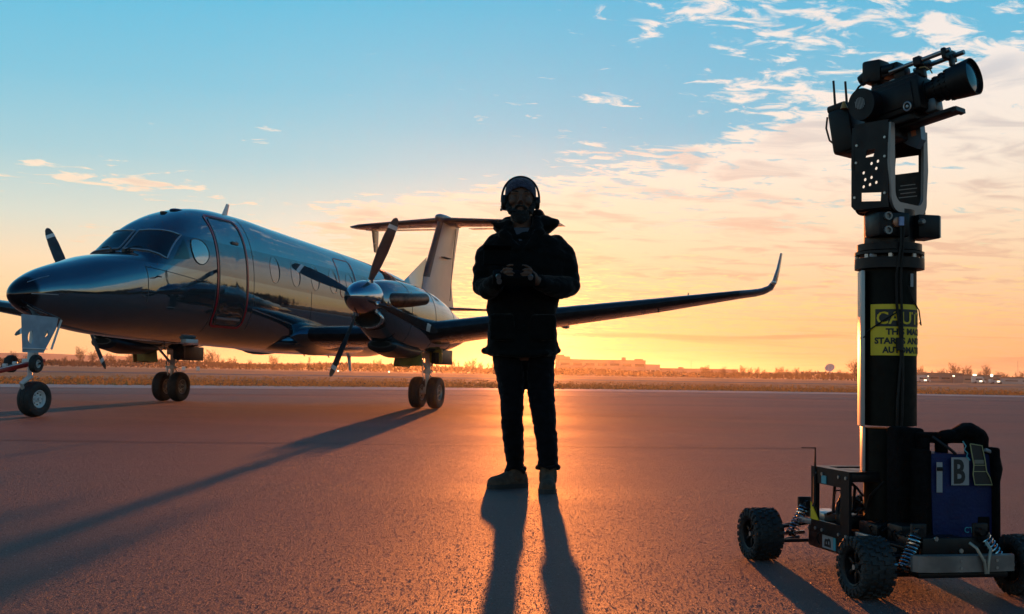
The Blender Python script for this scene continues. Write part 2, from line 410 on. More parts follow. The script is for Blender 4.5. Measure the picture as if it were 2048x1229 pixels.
# grass tufts standing on the verge, dense stuff
def tufts():
    rr = random.Random(3); mb = MB(); b = mb.b
    def verge(x): return interp(x - 0, EDGE)
    for i in range(15000):
        x = rr.uniform(-26, 34); y0 = interp(x, EDGE) + 5.9; y = y0 + abs(rr.gauss(0, 1)) * 14 if rr.random() < 0.75 else y0 + rr.uniform(0, 55)
        if x > 0: x *= 1 + (y - 45) / 90
        h = rr.uniform(.03, .10) * (1.0 + (rr.random() < .06)); w = rr.uniform(.03, .09)
        a = rr.uniform(0, math.pi); dx, dy = math.cos(a) * w, math.sin(a) * w
        q = (rr.uniform(-.06, .06), rr.uniform(-.06, .06))
        v0 = b.verts.new((x - dx, y - dy, -.01)); v1 = b.verts.new((x + dx, y + dy, -.01)); v2 = b.verts.new((x + q[0], y + q[1], h))
        b.faces.new((v0, v1, v2))
    m = mat('dry_grass_blades', (0.34, 0.21, 0.075), 0.8, var=0.35, vscale=0.6, spec=0.1)
    t = m.node_tree; tr = t.nodes.new('ShaderNodeBsdfTranslucent'); tr.inputs[0].default_value = (0.42, 0.24, 0.07, 1); mx = t.nodes.new('ShaderNodeMixShader'); mx.inputs[0].default_value = 0.3
    t.links.new(t.nodes['Principled BSDF'].outputs[0], mx.inputs[1]); t.links.new(tr.outputs[0], mx.inputs[2]); t.links.new(mx.outputs[0], t.nodes['Material Output'].inputs['Surface'])
    o = mb.build('grass_tufts', m, smooth=0, kind='stuff'); o['label'] = 'rough dry grass standing along the edge of the apron'
tufts()

# proud chips of aggregate in the worn asphalt close to the camera
def chips():
    rr = random.Random(17); mb = MB(); b = mb.b
    for i in range(130000):
        y = 1.9 + 9.5 * rr.random() ** 1.6; x = rr.uniform(-1, 1) * (y * .47 + .25)
        r = rr.uniform(.0018, .0040); h = r * rr.uniform(.25, .55); a = rr.uniform(0, 6.28)
        v = [b.verts.new((x + r * math.cos(a + k * 2.094 + rr.uniform(-.4, .4)), y + r * math.sin(a + k * 2.094), -.0005)) for k in range(3)]
        t = b.verts.new((x + rr.uniform(-.4, .4) * r, y + rr.uniform(-.4, .4) * r, h))
        for k in range(3): b.faces.new((v[k], v[(k + 1) % 3], t))
    me = bpy.data.meshes.new('asphalt_aggregate'); bmesh.ops.recalc_face_normals(b, faces=b.faces) if False else None; b.to_mesh(me); b.free()
    me.materials.append(mat('asphalt_stone', (0.13, 0.070, 0.058), 0.5, var=0.5, vscale=120, spec=0.5)); o = bpy.data.objects.new('asphalt_aggregate', me); C.objects.link(o); o['kind'] = 'stuff'; o['label'] = 'coarse stone chips standing proud of the worn asphalt'
chips()
# still morning air over the whole field
def haze():
    mb = MB(); mb.box((0, 1250, 13), (4000, 3400, 35)); m = bpy.data.materials.new('thin_haze'); m.use_nodes = True; t = m.node_tree; t.nodes.clear()
    pv = t.nodes.new('ShaderNodeVolumePrincipled'); pv.inputs['Density'].default_value = HAZE_D; pv.inputs['Color'].default_value = (.95, .92, .88, 1); pv.inputs['Anisotropy'].default_value = 0.80
    o = t.nodes.new('ShaderNodeOutputMaterial'); t.links.new(pv.outputs[0], o.inputs['Volume']); mb.build('haze', m, smooth=0, kind='stuff')
HAZE_D = 0.00013
haze()
# ------------------------------------------------------------------ far side of the airfield
TWIG = mat('bare_twigs', (0.075, 0.040, 0.026), 0.9, var=0.3, vscale=0.4, spec=0.1)
BARK = mat('grey_brown_bark', (0.06, 0.042, 0.034), 0.9, var=0.3, vscale=2, spec=0.1)
def hz(px): return YH + math.tan(ROLL) * (px - 1024)          # height of the horizon line in the photograph at this column
def gpx(px, Y): 
    p = at(px, hz(px), Y); return Vector((p.x, Y, 0))
def tri_twig(b, p, d, w):
    s = d.cross(Vector((random.uniform(-1, 1), random.uniform(-1, 1), .3))).normalized() * w
    b.faces.new((b.verts.new(p - s), b.verts.new(p + s), b.verts.new(p + d)))
def bare_tree_meshes(seed, H, spread, dens, low=0.25, w=.05):
    rr = random.Random(seed); st = random.getstate(); random.seed(seed)
    t = MB(); t.tube([(0, 0, -.3), (rr.uniform(-.1, .1), 0, H * .25), (rr.uniform(-.2, .2), 0, H * .55), (rr.uniform(-.3, .3), 0, H * .85)], [H * .022, H * .017, H * .010, H * .003], 6)
    c = MB(); b = c.b
    for i in range(dens):
        z0 = H * rr.uniform(low, .85); a = rr.uniform(0, 2 * math.pi); L = spread * (1 - abs(z0 / H - .5) * .9) * rr.uniform(.5, 1.0)
        d = Vector((math.cos(a) * L, math.sin(a) * L, L * rr.uniform(.5, 1.5))); p = Vector((0, 0, z0)); tri_twig(b, p, d, w * 1.3)
        for k in range(6):
            q = p + d * rr.uniform(.25, .95); dd = Vector((rr.uniform(-1, 1), rr.uniform(-1, 1), rr.uniform(.2, 1.6))).normalized() * L * rr.uniform(.25, .55); tri_twig(b, q, dd, w)
            for m_ in range(2):
                q2 = q + dd * rr.uniform(.3, .9); d3 = Vector((rr.uniform(-1, 1), rr.uniform(-1, 1), rr.uniform(.0, 1.3))).normalized() * L * rr.uniform(.12, .3); tri_twig(b, q2, d3, w * .7)
    random.setstate(st)
    return t, c
def make_tree(k, H, spread, dens, low, label, group, w=.05):
    e = thing('bare_tree', label, 'tree', group=group); t, c = bare_tree_meshes(k, H, spread, dens, low, w); t.build('trunk', BARK, e); c.build('crown', TWIG, e, smooth=0); return e
TGR = 'bare trees along the far side of the airfield'
protos = {'round': make_tree(11, 7.0, 2.6, 60, .2, 'bare round crowned tree in the dense row beyond the grass', TGR),
          'tall': make_tree(12, 9.0, 1.6, 55, .15, 'tall thin bare tree rising above the far scrub', TGR),
          'wide': make_tree(13, 8.0, 3.8, 60, .25, 'wide open bare tree on the far horizon', TGR, .06),
          'bush': make_tree(14, 3.6, 2.6, 50, .0, 'low twiggy bush in front of the far tree row', TGR)}
used = set()
REG = ((60, 'at the left edge behind the tow bar'), (235, 'between the nose gear and the far propeller'), (350, 'under the far engine'), (470, 'just right of the far main wheels'), (560, 'under the middle of the fuselage'), (720, 'behind the near propeller tip'),
       (860, 'under the belly left of the near wheels'), (985, 'between the near wheels and the man'), (1117, 'behind the legs of the man'), (1322, 'in front of the factory'), (1500, 'by the long warehouse'), (1640, 'left of the satellite dish'), (1730, 'between the dish and the mast'),
       (1930, 'behind the low grey building'), (2003, 'behind the dark hangar'), (9999, 'at the right edge of the field'))
ORD = ['first', 'second', 'third', 'fourth', 'fifth', 'sixth', 'seventh', 'eighth', 'ninth', 'tenth', 'eleventh', 'twelfth']
LAB = {}
def name_trees():
    """each tree is named by its look and its place counted from the left"""
    for (kind, reg), L in LAB.items():
        L.sort(key=lambda q: q[0]); adj = {'round': 'round bare tree', 'tall': 'tall thin bare tree', 'wide': 'wide bare tree', 'bush': 'low twiggy bush'}[kind]
        for i, (px, o) in enumerate(L): o['label'] = ('the only ' if len(L) == 1 else ORD[i] + ' ') + adj + ' ' + reg + ('' if len(L) == 1 else ', from left')
def put_tree(kind, px, top, Y, dense=1.0):
    """px column, top row in the survey photograph"""
    H = {'round': 7.0, 'tall': 9.0, 'wide': 8.0, 'bush': 3.6}[kind]; p = gpx(px, Y)
    hh = (hz(px) - top) / F_PX * Y + CAM_H
    o = protos[kind] if kind not in used else copy_tree(protos[kind]); used.add(kind)
    reg = next(r for lim, r in REG if px < lim); LAB.setdefault((kind, reg), []).append((px, o))
    s = hh / (H * 1.02); o.location = p; o.scale = (s * dense, s * dense, s); o.rotation_euler = (0, 0, random.uniform(0, 6.28))
rt = random.Random(21)
for px, top, kind in ((28, 706, 'wide'), (52, 710, 'round'), (128, 716, 'wide'), (160, 700, 'wide'), (186, 706, 'wide'), (212, 704, 'tall'), (224, 712, 'wide'), (262, 708, 'wide'), (276, 712, 'tall'), (306, 712, 'wide'),
                      (372, 716, 'round'), (384, 712, 'tall'), (398, 708, 'wide'), (407, 703, 'tall'), (416, 712, 'round'), (426, 706, 'wide'), (436, 710, 'tall'), (446, 718, 'round'), (466, 722, 'bush'), (500, 722, 'wide'), (520, 724, 'round'),
                      (546, 714, 'wide'), (553, 718, 'tall'), (575, 726, 'round'), (604, 727, 'wide'), (617, 712, 'tall'), (640, 724, 'round'), (662, 728, 'tall'), (690, 730, 'round'), (712, 726, 'wide'), (735, 728, 'round'), (748, 718, 'tall'), (757, 722, 'wide'),
                      (780, 730, 'round'), (801, 727, 'wide'), (820, 731, 'round'), (905, 724, 'wide'), (918, 720, 'tall'), (932, 724, 'round'), (945, 722, 'wide'), (960, 726, 'round'), (975, 724, 'tall'), (990, 726, 'wide'), (1010, 728, 'round'), (1030, 730, 'wide'), (1052, 728, 'round'),
                      (1410, 734, 'wide'), (1425, 738, 'tall'), (1448, 736, 'wide'), (1468, 738, 'round'), (1488, 734, 'wide'), (1500, 737, 'round'), (1514, 738, 'wide'), (1530, 740, 'round'), (1551, 733, 'tall'), (1560, 737, 'wide'), (1575, 739, 'round'), (1590, 738, 'wide'), (1605, 742, 'round'),
                      (1618, 741, 'wide'), (1636, 743, 'round'), (1680, 743, 'wide'), (1694, 744, 'round'), (1708, 724, 'wide'), (1712, 738, 'round'), (1838, 737, 'wide'), (1850, 742, 'round'), (1865, 739, 'tall'), (1880, 741, 'wide'), (1895, 738, 'tall'), (1912, 731, 'wide'), (1926, 734, 'tall'),
                      (1936, 736, 'wide'), (1944, 737, 'tall'), (1960, 742, 'round'), (1971, 734, 'wide'), (1980, 738, 'tall'), (1996, 744, 'round'), (2012, 748, 'wide'), (2031, 743, 'tall'), (2044, 746, 'wide')):
    put_tree(kind, px + rt.uniform(-2, 2), top + rt.uniform(-1, 1), rt.uniform(500, 620), rt.uniform(.85, 1.2))
for k in range(26):
    px = rt.uniform(1100, 1720); put_tree('bush', px, hz(px) - rt.uniform(5, 9), rt.uniform(450, 520), 1.2)
name_trees()

# scrub and woodland that reads as one mass
def wood(name, label, pts, hfun, n, wmin, wmax, seed, depth=30):
    rr = random.Random(seed); mb = MB(); b = mb.b; total = sum((Vector(q) - Vector(p)).length for p, q in zip(pts, pts[1:]))
    for i in range(n):
        s = rr.uniform(0, total)
        for p, q in zip(pts, pts[1:]):
            L = (Vector(q) - Vector(p)).length
            if s <= L: break
            s -= L
        c = Vector(p).lerp(Vector(q), s / L); nrm = Vector(((q[1] - p[1]), -(q[0] - p[0]))).normalized(); c = c + nrm * rr.uniform(-depth, depth) * .5
        h = hfun(c.x, c.y) ; z = h * rr.random() ** .75; w = rr.uniform(wmin, wmax); a = rr.uniform(0, math.pi)
        d = Vector((math.cos(a), math.sin(a), rr.uniform(-.4, .4))) * w; u = Vector((rr.uniform(-.5, .5), rr.uniform(-.5, .5), 1)) * w * rr.uniform(1.0, 2.6)
        o = Vector((c.x, c.y, z)); b.faces.new((b.verts.new(o - d), b.verts.new(o + d), b.verts.new(o + u)))
    ob = mb.build(name, TWIG, smooth=0, kind='stuff'); ob['label'] = label; return ob
def scrub_h(x, y):
    v = mnoise.noise(Vector((x * .022, 3.3, 0))) * 1.5 + mnoise.noise(Vector((x * .11, 1.3, 0))) * .8
    return max(1.0, 2.6 + v)
wood('far_scrub', 'brown leafless scrub along the whole far side of the airfield', [(-420, 470), (-150, 520), (120, 560), (420, 560)], scrub_h, 26000, .25, .7, 5, 40)
def side_h(x, y):
    v = mnoise.noise(Vector((x * .05 + 7, y * .05, 0))); g = max(0, 1 - abs(math.degrees(math.atan2(x, y)) - 78) / 22)
    return max(2.6, 5.0 + 6.5 * v + 6.5 * g)
arc = [(92 * math.sin(R(a)), 92 * math.cos(R(a))) for a in range(33, 170, 8)]
wood('side_woodland', 'dark bare wood beside the apron, mirrored in the airplane flank', arc, side_h, 17000, .35, .9, 8, 16)

# low ridge far away
def ridge():
    mb = MB(); rg = []
    for k in range(60):
        px = -700 + 50 * k; x = at(px, hz(px), 2300).x; h = 7 + 13 * max(0, mnoise.noise(Vector((k * .16, 2.0, 0))) + .25) + (16 * math.exp(-((px - 60) / 260) ** 2))
        rg.append([(x, 2300 - 300, -3), (x, 2300, h), (x, 2300 + 350, -3)])
    mb.rings(rg, closed=False); mb.build('hills', mat('far_hill', (0.10, 0.075, 0.065), 0.95, var=.2, vscale=.004, spec=.1), smooth=60, kind='structure')
ridge()

WALLB = mat('dull_industrial_wall', (0.24, 0.19, 0.16), 0.8, var=0.1, vscale=.2)
WALLP = mat('pale_industrial_wall', (0.40, 0.36, 0.33), 0.8, var=0.08, vscale=.2)
WIND = mat('dark_far_window', (0.04, 0.04, 0.045), 0.2)
ROOF = mat('far_roof', (0.12, 0.10, 0.09), 0.8)
def building(name, label, cat, px0, px1, top, Y, depth, m_, bands=2, parts=(), setback=0):
    p0, p1 = gpx(px0, Y), gpx(px1, Y); h = (hz((px0 + px1) / 2) - top) / F_PX * Y + CAM_H; w = p1.x - p0.x
    e = thing(name, label, cat, (p0.x, Y, 0))
    m = MB(); m.box((w / 2, depth / 2, h / 2 - .25), (w, depth, h + .5)); m.build('wall', m_, e, 0)
    m = MB(); m.box((w / 2, depth / 2, h + .15), (w + .6, depth + .6, .35)); m.build('roof', ROOF, e, 0)
    for b in range(bands):
        z = h * (b + .65) / (bands + .3); n = max(3, int(w / 7))
        for i in range(n):
            m = MB(); m.box((w * (i + .5) / n, -.04, z), (w / n * .72, .10, min(1.5, h * .16))); m.build('window', WIND, e, 0)
    for (u, s, hh) in parts:
        m = MB(); m.box((w * u, depth * .4, h + hh / 2 + .3), (s, s, hh)); m.build('roof_unit', m_, e, 0)
    return e, w, h
building('factory', 'large hazy flat roofed factory on the horizon just right of the man', 'building', 1118, 1291, 721, 690, 60, WALLB, 2, ((.02, 6, 3.0), (.10, 5, 2.0), (.79, 2.5, 2.0), (.97, 5, 1.2)))
building('factory_wing', 'lower step of the hazy factory at its right end', 'building', 1291.5, 1320, 730.5, 695, 50, WALLP, 1)
building('warehouse', 'long low dark warehouse stretching right of the factory', 'building', 1321, 1476, 739, 705, 40, WALLB, 1, ((.31, 3, 1.0), (.60, 3, 1.0)))
building('white_shed', 'low pale shed in front of the warehouse', 'building', 1312, 1364, 745.5, 640, 15, WALLP, 0)
b1, w1_, h1_ = building('terminal_building', 'low grey building right of the mast with bare trees behind', 'building', 1858, 1925, 748, 430, 18, WALLB, 1)
b2, w2_, h2_ = building('hangar', 'dark low hangar near the right edge behind the parked vans', 'building', 1926, 2002, 752, 420, 18, WALLB, 1)
building('annex', 'small low building at the very right edge of the field', 'building', 2006, 2110, 757, 470, 18, WALLP, 1)
building('service_hut', 'small white service hut on the grass beyond the propeller', 'hut', 655, 668, 736, 420, 4, WALLP, 1)

# satellite dish
def dish():
    Y = 520; c = at(1660, 737, Y); g = gpx(1660, Y); e = thing('satellite_dish', 'large white satellite dish on a pedestal above the far trees', 'satellite dish', g)
    M_ = mat('white_dish', (0.50, 0.47, 0.47), 0.5); L = c - g; ax = Vector((-.42, -.72, .55)).normalized()
    m = MB(); m.lathe([(.0, .02), (.05, .6), (.20, 1.2), (.45, 1.75), (.72, 2.15), (.76, 2.15), (.5, 1.75), (.25, 1.2), (.1, .6), (.05, .02)], L - ax * .2, ax, 32); m.build('dish', M_, e)
    m = MB(); m.cyl((0, 0, 0), (0, 0, L.z - .9), .35, .28, 12); m.build('pedestal', M_, e)
    m = MB(); m.box(L - ax * .6 + Vector((0, 0, -.3)), (1.0, .8, 1.1)); m.build('mount', M_, e, 0)
    m = MB(); m.cyl(L + ax * .0, L + ax * 1.6, .05, n=6); m.ell(L + ax * 1.65, (.14, .14, .18), 8, 6); m.build('feed_horn', M_, e)
dish()
# marker boards of the airfield
for i, (px, py) in enumerate(((335, 736), (367, 737), (396, 737.5))):
    Y = 150; c = at(px, py, Y); e = thing('marker_board', ('white marker board hidden partly by the landing gear strut', 'white marker board just right of the landing gear strut', 'white marker board standing farthest right of the three')[i], 'sign', (c.x, Y, 0), group='white marker boards in the grass')
    m = MB(); m.box((0, 0, c.z), (.46, .05, .50)); m.build('board', WHITEB if False else mat('white_board', (.6, .56, .52), .5), e, 0)
    for s in (-1, 1): m = MB(); m.cyl((s * .18, 0, -.1), (s * .18, 0, c.z - .2), .025, n=6); m.build('post', mat('grey_post', (.2, .2, .2), .5), e)
# vehicles and lamps in front of the right buildings
GLOWL = mat('lit_lamp', (1, .9, .7), .5, emit=(1.0, .80, .52), estr=3.0)
def van(px, py, Y, label, L=4.6, H=2.0, col=(.5, .48, .45), body='van'):
    c = at(px, py, Y); e = thing('parked_' + body, label, body, (c.x, Y, 0))
    m = MB(); m.prism([(-L / 2, .35), (L / 2, .35), (L / 2, .95), (L * .40, 1.05), (L * .24, H), (-L / 2 + .1, H), (-L / 2, 1.0)], (0, 0, 0), (1, 0, 0), (0, 0, 1), 1.8); m.build('body', mat('van_paint_%d' % int(col[0] * 100), col, .35), e, 0)
    for x in (-L * .3, L * .3):
        for y in (-.8, .8): m = MB(); m.cyl((x, y - .1, .35), (x, y + .1, .35), .35, n=14); m.build('wheel', mat('far_tyre', (.02, .02, .02), .8), e)
    m = MB(); m.box((-L * .05, -.91, 1.45), (L * .5, .03, .5)); m.build('side_window', WIND, e, 0)
    m = MB(); m.box((L * .1, -.94, .8), (.9, .06, .4)); m.build('headlight', GLOWL, e, 0)
van(1957, 765, 395, 'white van parked before the dark hangar with a bright lamp', 4.4, 2.4)
van(1992, 767, 385, 'silver car parked at the right end of the dark hangar', 4.3, 1.5, (.38, .37, .36), 'car')
van(1846, 765, 410, 'pale van parked at the left end of the low grey building', 5.0, 2.5, (.44, .42, .40))
for i, (px, py, w, h) in enumerate(((1907, 752.5, .9, .5), (1949, 750.5, 1.6, .6), (1983, 751.5, 1.1, 1.0), (1854, 753, 1.3, .5), (1842, 753, 1.0, .35))):
    Y = 416; c = at(px, py, Y)
    e = thing('floodlight', ('lit floodlight at the corner of the low grey building', 'widest lit floodlight on the dark hangar', 'round lit floodlight at the right end of the hangar roof', 'lit lamp nearest the mast on its right', 'dim lamp left of the low grey building')[i], 'lamp', (c.x, Y, 0), group='lit lamps by the far buildings')
    m = MB(); m.cyl((0, 0, 0), (0, 0, c.z), .07, n=8); m.build('post', mat('grey_post', (.2, .2, .2), .5), e)
    m = MB(); m.ell((0, -.1, c.z), (w / 2, .15, h / 2), 14, 8); m.build('lamp', GLOWL, e)
for i, (px, py) in enumerate(((676, 742.5), (778, 744))):
    Y = 300; c = at(px, py, Y); e = thing('field_light', ('bright white light in the grass below the propeller tip', 'small white light in the grass left of the landing gear')[i], 'lamp', (c.x, Y, 0), group='lights in the far grass')
    m = MB(); m.cyl((0, 0, 0), (0, 0, c.z), .04, n=6); m.build('post', MATS['grey_post'], e)
    m = MB(); m.ell((0, 0, c.z), (.22, .22, .22), 10, 8); m.build('lamp', GLOWL, e)
for px, H, lab in ((1382, 9, 'thin radio pole behind the long warehouse'), (2036, 12, 'tall pale pole at the right edge of the field')):
    p = gpx(px, 600); e = MB(); e.cyl((0, 0, 0), (0, 0, H), .14, .08, 8); o = e.build('radio_pole', mat('grey_post', (.2, .2, .2), .5)); o.location = p; tag(o, lab, 'pole')
# ------------------------------------------------------------------ aircraft (local frame: x to its left side, y aft, z up)
FT = [(0, 1.53), (.03, 1.60), (.10, 1.68), (.21, 1.755), (.45, 1.87), (.7, 1.955), (1.05, 2.05), (1.45, 2.155), (1.9, 2.235), (2.10, 2.265), (2.22, 2.33), (2.6, 2.64), (2.9, 2.84), (3.3, 3.015),
      (3.8, 3.135), (4.4, 3.185), (5.1, 3.19), (6.1, 3.15), (7.65, 3.09), (9.96, 3.0), (12.2, 2.85), (13.8, 2.66), (15.6, 2.38), (17.3, 2.14)]
FB = [(0, 1.53), (.03, 1.46), (.10, 1.40), (.36, 1.29), (.85, 1.17), (1.81, 1.08), (3.02, 1.04), (4.34, 1.02), (5.7, .99), (7.2, .96), (8.9, .94), (10.8, .95), (11.8, 1.03),
      (13.2, 1.27), (15.0, 1.60), (16.4, 1.83), (17.3, 2.02)]
FW = [(0, .01), (.03, .085), (.10, .155), (.21, .225), (.45, .33), (.67, .40), (1.1, .51), (1.6, .60), (2.1, .665), (2.8, .71), (3.5, .73), (5, .735), (10.5, .735), (12, .67), (13.5, .50),
      (15, .30), (16.4, .14), (17.3, .04)]
FC = [(0, 1.53), (.5, 1.60), (1.5, 1.66), (2.5, 1.80), (3.5, 1.92), (5, 1.95), (10, 1.92), (13, 2.0), (17.3, 2.08)]
def fus(a):
    zt, zb, w, zc = smooth_interp(a, FT), smooth_interp(a, FB), smooth_interp(a, FW), interp(a, FC)
    return zt, zb, w, zc, interp(a, [(0, 2.0), (.8, 2.0), (1.4, 2.5), (2.2, 3.2), (2.7, 3.0), (3.5, 2.5), (5, 2.25), (12, 2.2), (16, 2.0)]), interp(a, [(0, 2.0), (2, 2.15), (5, 2.5), (12, 2.3), (16, 2.0)])
def fus_x(a, z, off=0.0):
    zt, zb, w, zc, nu, nl = fus(a); w += off
    h, n = (zt + off - zc, nu) if z > zc else (zc - zb + off, nl)
    q = abs(z - zc) / max(h, 1e-5)
    if q >= 1: return 0.0
    return w * (1 - q ** n) ** (1 / n)
def fus_pt(a, t, off=0.0):
    """t = angle from the top (0) round the left side (pi/2) to the keel (pi)"""
    zt, zb, w, zc, nu, nl = fus(a); s, c = math.sin(t), math.cos(t)
    n = nu if c >= 0 else nl; h = (zt - zc) if c >= 0 else (zc - zb)
    return Vector(((w + off) * math.copysign(abs(s) ** (2 / n), s), a, zc + (h + off) * math.copysign(abs(c) ** (2 / n), c)))
AC_X, AC_Y, AC_YAW = -6.202, 14.222, R(15.912)
def fus_a(x, z, off=0.0):
    """first station from the nose at which the skin reaches this x, z"""
    a = 1.2
    while a < 4.5:
        if fus_x(a, z, off) >= abs(x): return a
        a += 0.004
    return 4.5

def m_paint():
    m = bpy.data.materials.new('polished_aircraft_paint'); m.use_nodes = True; t = m.node_tree; b = t.nodes['Principled BSDF']
    tc = t.nodes.new('ShaderNodeTexCoord'); s = t.nodes.new('ShaderNodeSeparateXYZ'); t.links.new(tc.outputs['Object'], s.inputs[0])
    y, z = V(t, s.outputs[1]), V(t, s.outputs[2])
    lo = (y * -0.021) + 2.165; hi = (y * -0.004) + 2.60         # darker cheat line with the cabin windows in it
    hi = hi - y.mr(2.6, 1.0, 0.0, 0.42)
    band = (z - lo).mr(-0.004, 0.004) * (hi - z).mr(-0.004, 0.004) * y.mr(1.3, 1.5) * y.mr(14.5, 16.5, 1.0, 0.0)
    col = mixc(t, band, (0.165, 0.215, 0.25, 1), (0.11, 0.13, 0.155, 1))
    col = mixc(t, (y.mr(0.20, 0.26, 1.0, 0.0)), col, (0.05, 0.045, 0.05, 1))
    t.links.new(col, b.inputs['Base Color'])
    b.inputs['Metallic'].default_value = 0.86
    n = t.nodes.new('ShaderNodeTexNoise'); n.inputs['Scale'].default_value = 1.6; n.inputs['Detail'].default_value = 6; t.links.new(tc.outputs['Object'], n.inputs['Vector'])
    t.links.new(V(t, n.outputs['Fac']).mr(0.35, 0.7, 0.03, 0.08).s, b.inputs['Roughness'])
    n2 = t.nodes.new('ShaderNodeTexNoise'); n2.inputs['Scale'].default_value = 2.6; n2.inputs['Detail'].default_value = 2; t.links.new(tc.outputs['Object'], n2.inputs['Vector'])
    bp = t.nodes.new('ShaderNodeBump'); bp.inputs['Strength'].default_value = 0.35; bp.inputs['Distance'].default_value = 0.008
    t.links.new(n2.outputs['Fac'], bp.inputs['Height']); t.links.new(bp.outputs[0], b.inputs['Normal'])
    return m
PAINT = m_paint()
WINGP = mat('wing_paint', (0.16, 0.16, 0.175), 0.22, 0.5, var=0.12, vscale=2.5, rvar=0.08)
BOOT = mat('black_deice_boot', (0.018, 0.018, 0.02), 0.42, var=0.3, vscale=9)
RED = mat('red_stripe_paint', (0.30, 0.008, 0.02), 0.25)
SEAM = mat('dark_panel_seam', (0.03, 0.03, 0.032), 0.5)
TRIM = mat('pale_window_frame', (0.34, 0.37, 0.40), 0.3, 0.6)
GLASS = mat('dark_cockpit_glass', (0.012, 0.014, 0.017), 0.03, spec=0.7)
CABG = mat('cabin_window_acrylic', (0.145, 0.155, 0.18), 0.04, 0.85)
OVALG = mat('side_window_acrylic', (0.28, 0.34, 0.37), 0.06, 0.8)
STEEL = mat('machined_steel', (0.55, 0.55, 0.55), 0.25, 1.0, rvar=0.08)
SPIN = mat('polished_spinner', (0.36, 0.38, 0.42), 0.16, 1.0, rvar=0.05)
BLADE = mat('black_propeller_blade', (0.03, 0.032, 0.036), 0.38, var=0.3, vscale=6)
WHITE = mat('white_paint', (0.62, 0.61, 0.60), 0.4, var=0.06)
GEARW = mat('white_gear_paint', (0.55, 0.54, 0.52), 0.4, var=0.12, vscale=12)
TYRE = mat('black_tyre_rubber', (0.014, 0.013, 0.013), 0.72, var=0.35, vscale=20, bump=0.5, bscale=60)
DARK = mat('dark_metal', (0.035, 0.034, 0.036), 0.45, 0.6, var=0.2)
HOLE = mat('dark_opening', (0.004, 0.004, 0.004), 0.9)
EXH = mat('burnt_exhaust_steel', (0.10, 0.065, 0.05), 0.4, 0.9, var=0.4, vscale=10)
YEL = mat('greenish_yellow_primer', (0.30, 0.22, 0.05), 0.5, var=0.2)
LAMP = mat('light_lens', (0.55, 0.55, 0.5), 0.08, spec=0.8)

ac = thing('turboprop_airplane', 'polished dark twin turboprop airliner parked on the apron with a high T tail', 'airplane', (AC_X, AC_Y, 0), -AC_YAW)

def build_fuselage():
    N = 72
    sts = [0.004, .015, .03, .06, .10, .16, .22, .30, .4, .5, .62, .75, .9, 1.05, 1.2, 1.35, 1.5, 1.65, 1.8, 1.92, 2.02, 2.08, 2.13, 2.18, 2.22, 2.28, 2.35, 2.42, 2.5, 2.58, 2.66, 2.74, 2.82, 2.9, 3.0, 3.1, 3.25, 3.4, 3.6, 3.8, 4.0, 4.25, 4.5, 4.8, 5.1]
    a = 5.4
    while a < 17.3: sts.append(a); a += 0.3
    sts.append(17.3)
    mb = MB()
    mb.rings([[fus_pt(a, 2 * math.pi * j / N) for j in range(N)] for a in sts])
    return mb.build('fuselage', PAINT, ac, smooth=30)
fus_o = build_fuselage()

def surf_strip(pts, w, name, m, parent, off=0.004, th=0.004):
    """thin raised strip following points that lie on the left skin: (a, z) pairs or 3D points"""
    P = []
    for p in pts:
        if len(p) == 2: P.append(Vector((fus_x(p[0], p[1], off), p[0], p[1])))
        else: P.append(Vector(p))
    mb = MB(); A = []; B = []; n = len(P)
    for i, p in enumerate(P):
        d = (P[min(i + 1, n - 1)] - P[max(i - 1, 0)]).normalized()
        zt, zb, hw, zc, _, _ = fus(p.y); nr = Vector((p.x / hw ** 2, -0.02, (p.z - zc) / ((zt - zc if p.z > zc else zc - zb) ** 2))).normalized()
        s = nr.cross(d).normalized() * w / 2
        A.append((p - s - nr * th, p - s + nr * th, p + s + nr * th, p + s - nr * th))
    mb.rings(A)
    return mb.build(name, m, parent, smooth=0)

# windshield: two panes either side of a centre post, seen as grids on the skin
def pane(side):
    bot = [(0.035, 2.333), (0.26, 2.323), (0.44, 2.303), (0.565, 2.262), (0.64, 2.205)]
    top = [(0.035, 2.640), (0.20, 2.652), (0.36, 2.650), (0.48, 2.632), (0.572, 2.592)]
    n, m_ = 14, 8; G = []
    for i in range(m_ + 1):
        row = []
        for j in range(n + 1):
            u = j / n * 4; k = min(3, int(u)); t = u - k; v = i / m_
            xb, zb_ = lerp(bot[k][0], bot[k + 1][0], t), lerp(bot[k][1], bot[k + 1][1], t)
            xt, zt_ = lerp(top[k][0], top[k + 1][0], t), lerp(top[k][1], top[k + 1][1], t)
            x, z = lerp(xb, xt, v), lerp(zb_, zt_, v)
            row.append(Vector((x * side, fus_a(x, z) - 0.008, z + .004)))
        G.append(row)
    mb = MB(); vs = [[mb.v(p) for p in r] for r in G]
    for i in range(m_):
        for j in range(n): mb.f((vs[i][j], vs[i][j + 1], vs[i + 1][j + 1], vs[i + 1][j]))
    o = mb.build('windshield_pane', GLASS, ac, smooth=60)
    edge = G[0] + [r[-1] for r in G[1:]] + G[-1][::-1][1:] + [r[0] for r in G[::-1][1:]]
    fr = MB(); fr.tube([p + Vector((0, -0.004, 0.002)) for p in edge], 0.012, 6, cap=False)
    fr.build('pane_frame', TRIM, o)
    return o
pane(1); pane(-1)
